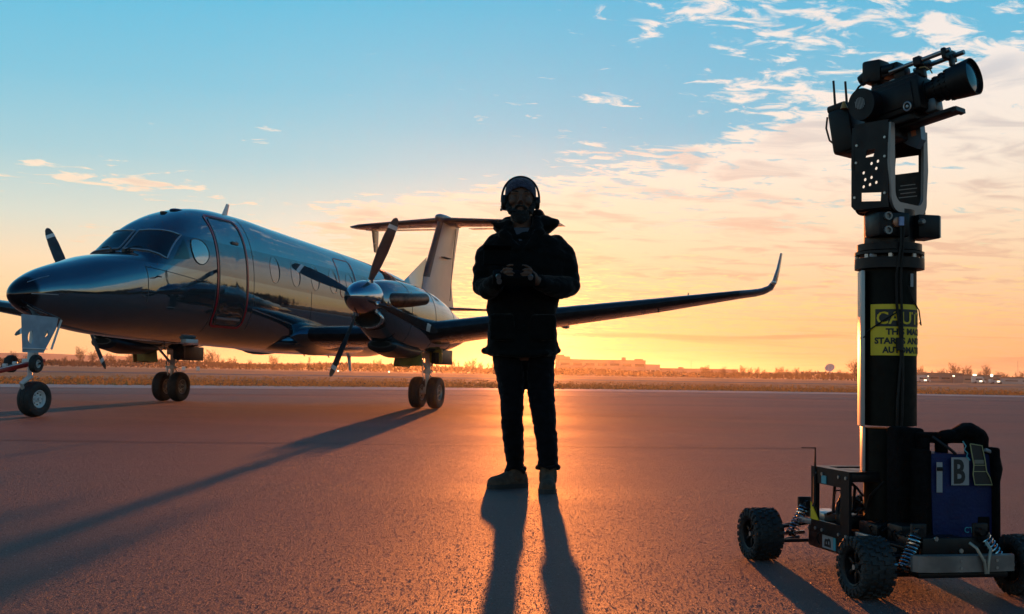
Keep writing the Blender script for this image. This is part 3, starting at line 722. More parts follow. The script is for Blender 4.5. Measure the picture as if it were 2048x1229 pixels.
# wipers
for sx in (1, -1):
    w = MB(); w.tube([(sx * .10, fus_a(.10, 2.31) - .03, 2.315), (sx * .22, fus_a(.22, 2.36) - .03, 2.37), (sx * .33, fus_a(.33, 2.35) - .035, 2.355)], 0.010, 6)
    w.box((sx * .10, fus_a(.10, 2.30) - .02, 2.30), (.05, .06, .04)); w.build('wiper', DARK, ac)
def skin_patch(poly, name, m, off=0.005, side=1, parent=None, smooth=60):
    """filled patch on the skin; poly = (a, z) outline"""
    c = (sum(p[0] for p in poly) / len(poly), sum(p[1] for p in poly) / len(poly))
    mb = MB(); cv = mb.v((side * fus_x(c[0], c[1], off), c[0], c[1])); prev = None; rings = []
    for q in (0.25, 0.5, 0.75, 1.0):
        rings.append([mb.v((side * fus_x(lerp(c[0], p[0], q), lerp(c[1], p[1], q), off), lerp(c[0], p[0], q), lerp(c[1], p[1], q))) for p in poly])
    n = len(poly)
    for j in range(n): mb.f((cv, rings[0][j], rings[0][(j + 1) % n]))
    for a_, b_ in zip(rings, rings[1:]):
        for j in range(n): mb.f((a_[j], b_[j], b_[(j + 1) % n], a_[(j + 1) % n]))
    return mb.build(name, m, parent or ac, smooth=smooth)
def subdiv(poly, k=4):
    out = []
    for i in range(len(poly)):
        a, b = poly[i], poly[(i + 1) % len(poly)]
        for j in range(k): out.append((lerp(a[0], b[0], j / k), lerp(a[1], b[1], j / k)))
    return out
for side in (1, -1):
    tri = subdiv([(2.86, 2.545), (2.90, 2.25), (2.53, 2.215), (2.66, 2.36)])
    skin_patch(tri, 'quarter_window', GLASS, 0.004, side)
    ov = [(3.02, 2.545), (3.10, 2.57), (3.20, 2.575), (3.30, 2.55), (3.38, 2.49), (3.42, 2.40), (3.40, 2.31), (3.33, 2.24), (3.24, 2.20), (3.15, 2.197), (3.07, 2.22), (3.01, 2.28), (2.975, 2.38), (2.98, 2.48)]
    w = skin_patch(subdiv(ov, 2), 'side_window', OVALG, 0.006, side)
    fr = MB(); q = subdiv(ov, 2); fr.tube([(side * fus_x(a, z, .006), a, z) for a, z in q + q[:1]], 0.007, 5, cap=False); fr.build('window_seal', SEAM, w)
# cabin windows
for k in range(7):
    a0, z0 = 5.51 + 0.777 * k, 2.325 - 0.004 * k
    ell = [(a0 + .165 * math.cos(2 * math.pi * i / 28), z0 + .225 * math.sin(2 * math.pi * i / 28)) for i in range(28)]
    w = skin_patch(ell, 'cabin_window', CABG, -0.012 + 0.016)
    fr = MB(); q = ell + ell[:1]; fr.tube([(fus_x(a, z, .001), a, z) for a, z in q], [.0035 + .0105 * max(0, (a - a0) / .165) ** 1.5 for a, z in q], 6, cap=False); fr.build('seal_and_shade_ring', SEAM, w)  # dark seal; aft side thickened, the frame's shadow put into its shape

# forward airstair door with its red outline
def door_outline(a0, a1, z0, z1, r=0.12, n=6):
    pts = []
    for (ca, cz, s) in ((a0 + r, z0 + r, math.pi), (a1 - r, z0 + r, 1.5 * math.pi), (a1 - r, z1 - r, 0), (a0 + r, z1 - r, .5 * math.pi)):
        for i in range(n + 1):
            g = s + i / n * math.pi / 2; pts.append((ca + r * math.cos(g), cz + r * math.sin(g)))
    return pts
def dense(p, step=0.06):
    out = []
    for i in range(len(p)):
        a, b = p[i], p[(i + 1) % len(p)]; L = math.dist(a, b); k = max(1, int(L / step))
        for j in range(k): out.append((lerp(a[0], b[0], j / k), lerp(a[1], b[1], j / k)))
    return out
door = skin_patch(dense(door_outline(3.71, 4.53, 1.34, 2.985)), 'cabin_door', PAINT, 0.004)
do = dense(door_outline(3.66, 4.575, 1.30, 3.02)); surf_strip(do + do[:1], 0.042, 'red_outline', RED, door, 0.006, 0.002)
do = dense(door_outline(3.705, 4.53, 1.34, 2.985)); surf_strip(do + do[:1], 0.010, 'door_gap', SEAM, door, 0.0075, 0.002)
surf_strip([(3.78, 1.43), (4.0, 1.425), (4.46, 1.425)], 0.03, 'door_sill', TRIM, door, 0.01, 0.006)
h = MB(); h.box((fus_x(4.25, 2.63) + .012, 4.25, 2.63), (.02, .20, .05), bev=.006); h.build('door_handle', SEAM, door)
# panel seams
def seam_ring(a, z0, z1, w=0.008):
    return [(a, lerp(z0, z1, i / 30)) for i in range(31)]
for (a, z0, z1) in ((4.78, 1.28, 3.10), (3.60, 1.2, 1.95), (6.9, 1.5, 2.05), (8.9, 1.5, 3.02), (11.2, 1.3, 2.85), (12.9, 1.5, 2.7), (1.95, 1.55, 2.05), (14.1, 1.75, 2.55)):
    surf_strip(seam_ring(a, z0, z1), 0.009, 'panel_seam', SEAM, fus_o, 0.0015, 0.0015)
surf_strip([(1.95 + .05 * i, 2.05 - .004 * i) for i in range(34)], 0.009, 'panel_seam', SEAM, fus_o, 0.0015, 0.0015)
surf_strip([(4.78 + .1 * i, 1.62 - .012 * i) for i in range(16)], 0.02, 'panel_seam', TRIM, fus_o, 0.003, 0.002)
hp = dense(door_outline(8.15, 8.95, 2.05, 2.80, .1)); surf_strip(hp + hp[:1], 0.02, 'escape_hatch_outline', RED, fus_o, 0.004, 0.002)
# lightning diverter strips on the nose, small probes
for pts in (((.15, 1.69), (.22, 1.72), (.32, 1.76), (.42, 1.79)), ((.14, 1.545), (.25, 1.55), (.36, 1.55), (.46, 1.551)), ((.16, 1.40), (.24, 1.365), (.34, 1.335), (.47, 1.30))):
    surf_strip(pts, 0.012, 'nose_strip', TRIM, fus_o, 0.003, 0.002)
for (a, z) in ((2.15, 1.93), (3.25, 1.95)):
    pr = MB(); x = fus_x(a, z); pr.tube([(x, a, z), (x + .06, a - .01, z - .01), (x + .075, a - .09, z - .012)], [.012, .011, .007], 6); pr.build('air_probe', DARK, fus_o)
# roof antennas, belly antennas, beacon
def blade_ant(a, z0, z1, chord, name, m, lean=0.05, x=0.0):
    mb = MB(); rg = []
    for i in range(5):
        t = i / 4; c = chord * (1 - .45 * t); rg.append([(x + .5 * .16 * c * math.sin(g), a + lean * t * 2 + c * math.cos(g) / 2, lerp(z0, z1, t)) for g in [2 * math.pi * j / 14 for j in range(14)]])
    mb.rings(rg); return mb.build(name, m, ac)
blade_ant(5.02, 3.15, 3.40, .20, 'roof_antenna', WHITE, .06)
blade_ant(10.25, .98, .64, .20, 'belly_antenna', WHITE, .05)
blade_ant(13.9, 1.38, 1.20, .12, 'belly_antenna', DARK, .05)
blade_ant(9.2, .97, .90, .08, 'belly_antenna', DARK); blade_ant(8.1, .97, .91, .08, 'belly_antenna', DARK); blade_ant(3.4, 1.06, .97, .03, 'belly_antenna', DARK, .0)
rb = MB(); rb.ell((0.05, 3.55, 3.065), (.10, .16, .032)); rb.build('roof_fairing', PAINT, ac)
rb = MB(); rb.box((0.02, 3.25, 2.99), (.08, .14, .045), bev=.015); rb.build('roof_beacon', DARK, ac)

# ---- lifting surfaces
def airfoil(n=14):
    up, lo = [], []
    for i in range(n + 1):
        x = 0.5 * (1 - math.cos(math.pi * i / n)); y = 5 * (0.2969 * math.sqrt(x) - 0.126 * x - 0.3516 * x * x + 0.2843 * x ** 3 - 0.1015 * x ** 4)
        up.append((x, y)); lo.append((x, -y))
    return up[::-1] + lo[1:-1]
AF = airfoil()
def wing_loft(secs, name, m, parent, x0=0.0, x1=1.0, grow=0.0, vertical=False, smooth=40):
    """secs: (span position, LE a, height, chord, thickness ratio, incidence deg). x0,x1: part of the chord kept"""
    mb = MB(); rg = []
    for s, le, z, c, th, inc in secs:
        r = []
        for x, y in AF:
            xx = min(max(x, x0), x1); g = 1 + grow
            yy = y if x0 <= x <= x1 else (5 * (0.2969 * math.sqrt(xx) - 0.126 * xx - 0.3516 * xx * xx + 0.2843 * xx ** 3 - 0.1015 * xx ** 4)) * (1 if y >= 0 else -1)
            ca, sa = math.cos(R(inc)), math.sin(R(inc))
            dx, dz = (xx - grow * .3) * c, yy * th * c * g
            if vertical: r.append((z + dz, le + dx, s))
            else: r.append((s, le + dx * ca + dz * sa, z - dx * sa + dz * ca))
        rg.append(r)
    mb.rings(rg); return mb.build(name, m, parent, smooth=smooth)
for sd in (1, -1):
    # centre section from the belly to the nacelle, then the outer panel with its winglet
    cs = [(sd * .30, 6.62, 1.24, 2.40, .16, 2), (sd * .75, 6.62, 1.29, 2.36, .16, 2), (sd * 1.7, 6.60, 1.30, 2.34, .16, 2), (sd * 3.0, 6.62, 1.35, 2.28, .155, 2)]
    wn = wing_loft(cs, 'inner_wing', WINGP, ac)
    fl = wing_loft([(sd * .55, 6.42, 1.22, 2.7, .20, 2), (sd * .68, 6.50, 1.28, 2.55, .165, 2), (sd * .82, 6.60, 1.29, 2.38, .155, 2)], 'wing_root_fairing', PAINT, ac)
    ow = [(sd * 3.0, 6.64, 1.37, 2.24, .178, 2), (sd * 4.0, 6.80, 1.50, 2.02, .18, 1.8), (sd * 5.25, 7.00, 1.685, 1.78, .178, 1.5), (sd * 6.8, 7.28, 1.875, 1.42, .165, 1), (sd * 8.25, 7.58, 2.075, 1.08, .12, 0)]
    wo_ = wing_loft(ow, 'outer_wing', WINGP, ac)
    wing_loft([(s, le, z, c, th, i) for s, le, z, c, th, i in ow], 'deice_boot', BOOT, wo_, 0.0, 0.07, 0.02)
    wing_loft([(s, le, z, c, th, i) for s, le, z, c, th, i in cs[1:]], 'deice_boot', BOOT, wn, 0.0, 0.06, 0.02)
    # winglet curves up smoothly
    mb = MB(); rg = []
    path = [(8.25, 7.58, 2.075, 1.08, 4), (8.45, 7.66, 2.10, .98, 10), (8.60, 7.76, 2.135, .88, 25), (8.72, 7.88, 2.20, .78, 50), (8.79, 8.02, 2.32, .68, 72), (8.84, 8.25, 2.55, .52, 80), (8.88, 8.52, 2.84, .34, 82)]
    for x, le, z, c, dih in path:
        cd_, sd_ = math.cos(R(dih)), math.sin(R(dih)); rg.append([(sd * (x - yy * .12 * c * sd_), le + xx * c, z + yy * .12 * c * cd_) for xx, yy in AF])
    mb.rings(rg); mb.build('winglet', WINGP, ac)
    nl = MB(); nl.ell((sd * 8.79, 7.93, 2.27), (.05, .13, .035)); nl.build('wingtip_light', LAMP, ac)
    st = MB(); st.cyl((sd * 6.9, 7.5, 1.84), (sd * 6.9, 7.52, 1.74), .012, n=6); st.box((sd * 6.9, 7.55, 1.75), (.02, .10, .02)); st.build('tie_down', DARK, wo_)
    vt = MB(); vt.cyl((sd * 7.35, 7.9, 2.0), (sd * 7.35, 7.92, 2.10), .010, n=6); vt.build('vent_mast', DARK, wo_)
    for i, (s, a_) in enumerate(((8.2, 8.68), (7.4, 8.70), (6.6, 8.72), (5.4, 8.8))):
        wk = MB(); wk.cyl((sd * s, a_, 1.69 + (s - 5.4) * .133), (sd * s, a_ + .14, 1.685 + (s - 5.4) * .133), .004, n=5); wk.build('static_wick', DARK, wo_)
    # tailplane half
    hs = [(sd * .05, 15.72, 4.555, 1.66, .12, -1), (sd * 1.4, 16.1, 4.55, 1.38, .115, -1), (sd * 2.62, 16.42, 4.535, 1.10, .11, -1), (sd * 2.90, 16.62, 4.54, .86, .06, -1)]
    tp = wing_loft(hs, 'tailplane', WINGP, ac)
    wing_loft(hs[:3], 'deice_boot', BOOT, tp, 0.0, 0.08, 0.025)
    ev = MB(); ev.rings([[(sd * s, 17.0 + 0.02, 4.50 + dz), (sd * s, 17.0 + .02, 4.50 + dz - .012), (sd * s, 17.48, 4.53 + dz - .012), (sd * s, 17.48, 4.53 + dz)] for s, dz in ((.35, -.012), (2.6, -.005))]); ev.build('elevator', WINGP, tp)
    mb = MB(); rg = []
    for z, le, c in ((4.47, 16.72, .50), (4.2, 16.84, .40), (3.88, 16.98, .28)):
        rg.append([(sd * 2.30 + yy * .10 * c + sd * (4.47 - z) * .04, le + xx * c, z) for xx, yy in AF])
    mb.rings(rg); mb.build('tailplane_endfin', WINGP, tp)
    # stabilons on the rear fuselage
    wing_loft([(sd * .16, 14.9, 2.24, 1.25, .09, 0), (sd * .30, 15.0, 2.245, 1.1, .08, 0), (sd * 1.62, 15.75, 2.24, .55, .07, 0)], 'stabilon', WINGP, ac)
    # ventral fins
    mb = MB(); rg = []
    for t_, le, c in ((0, 13.4, 1.6), (1, 14.3, .8)):
        rg.append([(sd * (.22 + .22 * t_) + yy * .05, le + xx * c, 1.55 - .45 * t_ + xx * (.20 - .1 * t_)) for xx, yy in AF])
    mb.rings(rg); mb.build('ventral_fin', WINGP, ac)
# vertical fin
FINP = mat('fin_paint', (0.33, 0.30, 0.29), 0.35, 0.2, var=0.04, vscale=3)
fin_secs = [(2.35, 14.32, 0, 2.62, .11, 0), (3.0, 14.62, 0, 2.12, .11, 0), (3.8, 15.16, 0, 1.84, .11, 0), (4.55, 15.66, 0, 1.62, .115, 0)]
fin = wing_loft(fin_secs, 'vertical_fin', FINP, ac, vertical=True)
wing_loft(fin_secs[1:], 'deice_boot', BOOT, fin, 0.0, 0.10, 0.02, vertical=True)
mb = MB(); mb.rings([[(x * sx, a, z) for x, sx in ((.10 * (1 - t), -1), (.10 * (1 - t), 1), (.004, 1), (.004, -1)) for a, z in [((13.1 + 1.7 * t, 2.62) if x > .004 else (13.1 + 1.7 * t + .02, 2.70 + .80 * t))]] for t in (0, .3, .6, .9, 1.0)])
mb.build('dorsal_fin', PAINT, ac)
rg = MB(); rg.tube([(.128, 16.28, 2.5), (.108, 16.42, 3.0), (.085, 16.58, 3.6), (.07, 16.82, 4.45)], .010, 6); rg.build('rudder_hinge_line', SEAM, fin)
bl = MB(); bl.lathe([(0, .005), (.12, .07), (.3, .11), (.7, .13), (1.3, .12), (1.8, .08), (2.05, .02)], (0, 15.42, 4.60), (0, 1, 0), 20, True, True); bl.build('tail_bullet_fairing', WINGP, ac)
vg = MB(); vg.box((.14, 15.85, 3.58), (.16, .55, .012)); vg.build('fin_strake', SEAM, fin)
tl = MB(); tl.ell((0, 17.33, 2.1), (.035, .06, .035)); tl.build('tail_light', LAMP, ac)
# dark exhaust scoop on the rear roof
sc = skin_patch(subdiv([(11.6, 2.50), (12.0, 2.62), (12.9, 2.60), (13.3, 2.52), (12.6, 2.46)], 3), 'air_outlet', DARK, 0.01)

# ---- engines
def ellring(cx, a, cz, rx, rz, n=40, pw=2.0):
    return [(cx + rx * math.copysign(abs(math.cos(g)) ** (2 / pw), math.cos(g)), a, cz + rz * math.copysign(abs(math.sin(g)) ** (2 / pw), math.sin(g))) for g in [2 * math.pi * j / n for j in range(n)]]
def prop_blade(mb, hub, ang, L=1.36):
    er = Vector((math.sin(ang), 0, math.cos(ang))); et = Vector((math.cos(ang), 0, -math.sin(ang))); ea = Vector((0, 1, 0))
    rg = []
    for r, c, th, tw in ((.14, .10, .10, 80), (.24, .11, .075, 72), (.36, .16, .04, 62), (.55, .225, .028, 52), (.80, .245, .02, 42), (1.05, .225, .016, 34), (1.25, .175, .013, 30), (1.33, .12, .01, 28), (L, .04, .006, 27)):
        u = et * math.cos(R(tw)) + ea * math.sin(R(tw)); w = u.cross(er)
        rg.append([hub + er * r + u * (c * .38 * math.cos(g)) + w * (th / 2 * math.sin(g)) for g in [2 * math.pi * j / 14 for j in range(14)]])
    mb.rings(rg)
def nacelle(sd, ang0):
    cx = sd * 2.64; HZ = 1.81
    tab = [(4.98, 2.03, 1.55, .25), (5.05, 2.06, 1.42, .285), (5.15, 2.09, 1.34, .32), (5.35, 2.13, 1.22, .37), (5.65, 2.16, 1.10, .405), (6.1, 2.18, 1.02, .425), (6.7, 2.17, .98, .44), (7.4, 2.10, .98, .44),
           (8.0, 1.98, 1.00, .42), (8.6, 1.82, 1.06, .37), (9.2, 1.62, 1.16, .27), (9.7, 1.47, 1.26, .14), (9.95, 1.39, 1.33, .03)]
    mb = MB(); mb.rings([ellring(cx, a, (zt + zb) / 2, w, (zt - zb) / 2, 40, 2.25) for a, zt, zb, w in tab])
    nc = mb.build('engine_nacelle', PAINT, ac, smooth=40)
    # chin air intake: dark mouth with a bright lip
    lip = MB(); pts = [(cx + .245 * math.cos(g), 4.995 + .05 * math.sin(g) * -1, 1.485 + .135 * math.sin(g)) for g in [2 * math.pi * j / 32 for j in range(33)]]
    lip.tube(pts, .030, 8, cap=False); lip.build('intake_lip', STEEL, nc)
    duct = MB(); duct.rings([ellring(cx, 5.0, 1.485, .24, .13, 32), ellring(cx, 5.2, 1.46, .25, .15, 32), ellring(cx, 5.5, 1.36, .30, .20, 32)]); duct.build('intake_duct', DARK, nc)
    mth = MB(); mth.rings([ellring(cx, 4.985, 1.485, .215, .108, 32), ellring(cx, 4.99, 1.485, .215, .108, 32)]); mth.build('intake_mouth', HOLE, nc)
    # lower scoop for the oil cooler
    sc = MB(); sc.rings([ellring(cx, 5.55, 1.10, .20, .06, 24), ellring(cx, 5.62, 1.08, .26, .12, 24), ellring(cx, 6.1, 1.02, .28, .14, 24), ellring(cx, 6.8, 1.0, .25, .11, 24), ellring(cx, 7.3, 1.02, .10, .04, 24)]); sc.build('oil_cooler_scoop', BOOT, nc)
    mm = MB(); mm.rings([ellring(cx, 5.545, 1.10, .17, .045, 24), ellring(cx, 5.55, 1.10, .17, .045, 24)]); mm.build('scoop_mouth', HOLE, nc)
    for s in (1, -1):
        ex = MB(); p = [(cx + s * .22, 5.20, 1.80), (cx + s * .36, 5.34, 1.80), (cx + s * .47, 5.60, 1.82), (cx + s * .52, 5.90, 1.85), (cx + s * .55, 6.08, 1.87)]
        ex.tube(p, [.11, .125, .115, .105, .10], 18); eo = ex.build('exhaust_stack', EXH, nc)
        eh = MB(); eh.tube([(cx + s * .549, 6.075, 1.8695), (cx + s * .551, 6.085, 1.8705)], .085, 16); eh.build('exhaust_opening', HOLE, eo)
    for a in (5.9, 7.0, 8.1):
        zt = interp(a, [(t[0], t[1]) for t in tab]); zb = interp(a, [(t[0], t[2]) for t in tab]); w = interp(a, [(t[0], t[3]) for t in tab])
        sm = MB(); q = ellring(cx, a, (zt + zb) / 2, w + .001, (zt - zb) / 2 + .001, 40, 2.25); sm.tube(q + q[:1], .004, 5, cap=False); sm.build('panel_seam', SEAM, nc)
    # propeller
    pr = bpy.data.objects.new('propeller', None); C.objects.link(pr); pr.parent = ac
    pr.location = (0, 0, 0)
    hub = Vector((cx, 4.80, HZ))
    sp = MB(); sp.lathe([(-.47, .004), (-.465, .035), (-.44, .085), (-.38, .145), (-.28, .205), (-.15, .25), (0, .275), (.12, .28), (.17, .275)], hub, (0, 1, 0), 40, True, True); sp.build('spinner', SPIN, pr)
    for k in range(4):
        g = R(ang0 + 90 * k); b = MB(); prop_blade(b, hub, g); bo = b.build('blade', BLADE, pr, smooth=50)
        er = Vector((math.sin(g), 0, math.cos(g))); et = Vector((math.cos(g), 0, -math.sin(g)))
        tp = MB(); rg_ = []
        for r, c in ((1.17, .205), (1.235, .186)):
            u = et * math.cos(R(31)) + Vector((0, 1, 0)) * math.sin(R(31)); w = u.cross(er)
            rg_.append([hub + er * r + u * (c * .38 * math.cos(q)) + w * (.011 * math.sin(q)) for q in [2 * math.pi * j / 14 for j in range(14)]])
        tp.rings(rg_); tp.build('tip_stripe', WHITE, bo)
        ck = MB(); ck.cyl(hub + er * .20, hub + er * .30, .062, .052, 14); ck.build('blade_cuff', STEEL, bo)
    return nc
nacelle(1, 23.0); nacelle(-1, -28.0)

# ---- landing gear
def wheel(name_parent, c, axis, r, w, rim_r, m_rim, n=40, spokes=0):
    """tyre with rounded shoulders, grooves, rim with bolts; returned as a part with its own pieces"""
    ax = Vector(axis).normalized(); c = Vector(c)
    wp = bpy.data.objects.new('wheel', None); C.objects.link(wp); wp.parent = name_parent
    pr = [(-.5 * w * .78, rim_r), (-.5 * w * .96, rim_r + (r - rim_r) * .25), (-.5 * w, rim_r + (r - rim_r) * .55), (-.5 * w * .90, r * .93), (-.5 * w * .66, r * .985), (-.5 * w * .36, r)]
    gro = [(-.5 * w * .34, r * .975), (-.5 * w * .28, r * .975), (-.5 * w * .26, r), (-.02 * w, r), (0, r * .978), (.02 * w, r)]
    full = pr + gro + [(-a, b) for a, b in reversed(gro[:4])] + [(-a, b) for a, b in reversed(pr)]
    t = MB(); t.lathe(full, c, ax, n); t.build('tyre', TYRE, wp, smooth=40)
    rm = MB(); rm.lathe([(-.5 * w * .80, rim_r * 1.0), (-.5 * w * .84, rim_r * .95), (-.5 * w * .76, rim_r * .88), (-.5 * w * .45, rim_r * .80), (-.5 * w * .40, rim_r * .35), (-.5 * w * .70, rim_r * .28), (-.5 * w * .72, .001)], c, ax, 28)
    rm.lathe([(.5 * w * .80, rim_r * 1.0), (.5 * w * .84, rim_r * .95), (.5 * w * .76, rim_r * .88), (.5 * w * .45, rim_r * .80), (.5 * w * .40, rim_r * .35), (.5 * w * .70, rim_r * .28), (.5 * w * .72, .001)], c, ax, 28)
    ro = rm.build('rim', m_rim, wp, smooth=35)
    x, y, d = frame(ax)
    for i in range(8):
        g = 2 * math.pi * i / 8; p = c + (x * math.cos(g) + y * math.sin(g)) * rim_r * .62
        bt = MB(); bt.cyl(p + d * .5 * w * .36, p + d * .5 * w * .56, rim_r * .07, n=8); bt.build('wheel_bolt', DARK, wp)
    hb = MB(); hb.cyl(c - d * .5 * w * .8, c + d * .5 * w * .80, rim_r * .19, n=14); hb.build('hub', DARK, wp)
    return wp
# nose gear
ng = bpy.data.objects.new('nose_gear', None); C.objects.link(ng); ng.parent = ac
m = MB(); m.cyl((0, .46, 1.25), (.0, .40, .66), .045, .042, 18); m.cyl((0, .40, .68), (.0, .41, .50), .030, n=14)
m.tube([(0.02, .41, .52), (-.02, .28, .42), (-.05, .36, .34)], [.035, .03, .025], 10); m.tube([(0.10, .52, 1.12), (.04, .43, .80)], .018, 8); m.tube([(-.1, .85, 1.14), (-.02, .45, .78)], .022, 8)
m.box((0, .40, .70), (.17, .11, .07), bev=.012); m.box((0.03, .42, .80), (.09, .09, .10), bev=.012)
m.build('strut', GEARW, ng)
m = MB(); m.tube([(0, .41, .50), (-.125, .44, .44), (-.135, .51, .225)], [.028, .028, .026], 10); m.cyl((-.16, .51, .225), (.09, .51, .225), .025, n=12)
m.build('fork', GEARW, ng)
# the wheel is castored a few degrees
wheel(ng, (0, .51, .225), (math.cos(R(-3)), math.sin(R(-3)), 0), .225, .20, .115, WHITE)
dm = MB()
outl = [(-.03, 1.28), (.66, 1.27), (.62, 1.12), (.40, .81), (.02, .81), (.0, 1.0)]
hole = [(.17 + .075 * math.cos(g) * (1 if math.cos(g) < 0 else .35), 1.0 + .085 * math.sin(g)) for g in [2 * math.pi * j / 18 for j in range(18)]]
dm.plate(outl, [hole, [(.40, 1.06), (.46, 1.10), (.48, 1.04), (.42, 1.0)]], (.19, 0, 0), (0, 1, 0), (0, 0, 1), .014)
do_ = dm.build('gear_door', mat('sky_tinted_gear_door', (0.20, 0.31, 0.40), 0.42, 0.2, var=0.12, vscale=8), ng, smooth=0)  # whitish door, the blue of the sky light put into its colour
rb_ = MB(); rb_.box((.205, .23, .86), (.02, .44, .012)); rb_.box((.205, .62, 1.05), (.02, .02, .42), rot=Matrix.Rotation(R(-24), 3, 'X')); rb_.build('door_rib', WHITE, do_)
# main gear
for sd in (1, -1):
    g = bpy.data.objects.new('main_gear', None); C.objects.link(g); g.parent = ac
    cx = sd * 2.64
    m = MB(); m.cyl((cx, 7.86, 1.15), (cx, 7.82, .62), .060, .052, 16); m.cyl((cx, 7.82, .64), (cx, 7.80, .30), .036, n=14); m.cyl((cx - .22, 7.8, .285), (cx + .22, 7.8, .285), .032, n=12)
    m.box((cx, 7.84, .98), (.22, .14, .16), bev=.02, taper=1.5); m.tube([(cx, 7.88, .66), (cx, 8.02, .56), (cx, 7.9, .40)], .018, 8); m.tube([(cx - .18, 7.5, 1.08), (cx, 7.80, .72)], .025, 8); m.tube([(cx + .15, 8.3, 1.08), (cx, 7.86, .72)], .022, 8)
    m.tube([(cx - .05, 7.75, .95), (cx - .07, 7.72, .75), (cx - .04, 7.74, .5)], .010, 6)
    m.box((cx, 7.82, .655), (.16, .10, .05), bev=.01); m.box((cx, 7.80, .34), (.12, .09, .09), bev=.015)
    m.build('strut', GEARW, g)
    for s in (-1, 1): wheel(g, (cx + s * .17, 7.80, .285), (1, 0, 0), .285, .20, .145, mat('grey_wheel_rim', (0.30, 0.29, 0.27), 0.4, 0.5, var=0.2))
    # doors: an outboard one boxed with its bracket and a pair hanging forward
    m = MB(); m.box((cx + .19, 8.15, .93), (.02, .95, .27), bev=.006); m.box((cx + .19, 7.69, .93), (.14, .02, .25), bev=.006); m.build('gear_door', DARK, g)
    m = MB(); m.box((cx + .19, 7.72, 1.04), (.24, .10, .06), bev=.012); m.box((cx + .19, 7.74, .92), (.24, .08, .20), bev=.03); m.build('gear_door_shield', YEL if sd > 0 else DARK, g)
    m = MB(); m.box((cx - .30, 7.35, .87), (.02, .80, .26), rot=Matrix.Rotation(R(8 * sd), 3, 'Y'), bev=.006); m.build('gear_door', YEL, g)
    m = MB(); m.box((cx + .0, 6.95, .88), (.42, .02, .24), rot=Matrix.Rotation(R(10), 3, 'X'), bev=.006); m.tube([(cx, 7.0, .95), (cx, 7.5, 1.0)], .015, 6); m.build('gear_door', YEL, g)
for sd in (1, -1):
    for x, a, z in ((3.9, 8.62, 1.40), (5.0, 8.66, 1.55), (1.4, 8.7, 1.16)):
        m = MB(); m.ell((sd * x, a, z), (.045, .34, .055), 12, 10); m.build('flap_fairing', WINGP, ac)
# belly fairing under the wing
bf = MB(); bf.rings([ellring(0, a, 1.13, w, h, 32, 2.6) for a, w, h in ((5.9, .30, .10), (6.4, .62, .17), (7.2, .72, .185), (8.6, .72, .185), (9.6, .60, .16), (10.4, .30, .10))]); bf.build('belly_fairing', PAINT, ac)
lb = MB(); lb.box((.34, 3.55, 1.06), (.10, .34, .06), bev=.01); lb.build('drain_panel', WHITE, ac)

# ------------------------------------------------------------------ tow bar
tb = thing('tow_bar', 'red steel tow bar with small black transport wheels hooked to the nose gear', 'tow bar', at(40, 745, 14.4) - Vector((0, 0, .04)))
tb_o = Vector(tb.location)
RP = mat('red_tow_bar_paint', (0.42, 0.018, 0.015), 0.35, var=0.25, vscale=14)
def L_(p): return Vector(p) - tb_o
A1, A0 = at(86, 722, 14.75), at(-150, 776, 13.2); B1, B0 = at(80, 724, 15.0), at(-150, 768, 14.6)
for i, (p, q) in enumerate(((A0, A1), (B0, B1))):
    d = (q - p); m = MB(); x, y, z = frame(d); rot = Matrix((x, y, z)).transposed()
    m.box(L_((p + q) / 2), (.07, .055, d.length), rot=rot, bev=.006); m.build('bar', RP, tb)
m = MB(); m.cyl(L_(at(4, 733, 14.9)), L_(at(84, 727, 14.45)), .018, n=10); m.build('axle', DARK, tb)
for q in ((30, 727), (10, 731)): m = MB(); m.box(L_(at(*q, 14.7)), (.055, .06, .045), bev=.01); m.build('clamp', WHITE, tb)
w1 = wheel(tb, L_(at(72, 728, 14.42)), (math.cos(R(-10)), math.sin(R(-10)) , 0), .113, .085, .052, GEARW, 32)
w2 = wheel(tb, L_(at(22, 728, 15.0)), (math.cos(R(-10)), math.sin(R(-10)), 0), .113, .09, .05, DARK, 32)
# ------------------------------------------------------------------ person
def remeshed(mb, name, m, parent, voxel, smooth_it=2, wrinkle=0.0, wscale=14.0, stretch=(1, 1, 1), seed=0.0, fine=0.0):
    o = mb.build('tmp_' + name, m, None, smooth=0)
    r = o.modifiers.new('r', 'REMESH'); r.mode = 'VOXEL'; r.voxel_size = voxel; r.use_smooth_shade = True
    s = o.modifiers.new('s', 'SMOOTH'); s.factor = 0.5; s.iterations = smooth_it
    dg = bpy.context.evaluated_depsgraph_get(); dg.update()
    me = bpy.data.meshes.new_from_object(o.evaluated_get(dg)); me.name = name
    old = o.data; bpy.data.objects.remove(o); bpy.data.meshes.remove(old)
    if wrinkle or fine:
        me.update(); ns = [v.normal.copy() for v in me.vertices]
        for v, n in zip(me.vertices, ns):
            p = Vector((v.co.x * stretch[0], v.co.y * stretch[1], v.co.z * stretch[2])) * wscale + Vector((seed, seed, seed))
            d = (mnoise.noise(p) * .65 + mnoise.noise(p * 2.1) * .35) * wrinkle
            if fine: d += mnoise.noise(Vector(v.co) * 90) * fine
            v.co += n * d
    me.materials.clear(); me.materials.append(m)
    me.polygons.foreach_set('use_smooth', [True] * len(me.polygons))
    ob = bpy.data.objects.new(name, me); C.objects.link(ob)
    if parent: ob.parent = parent
    return ob

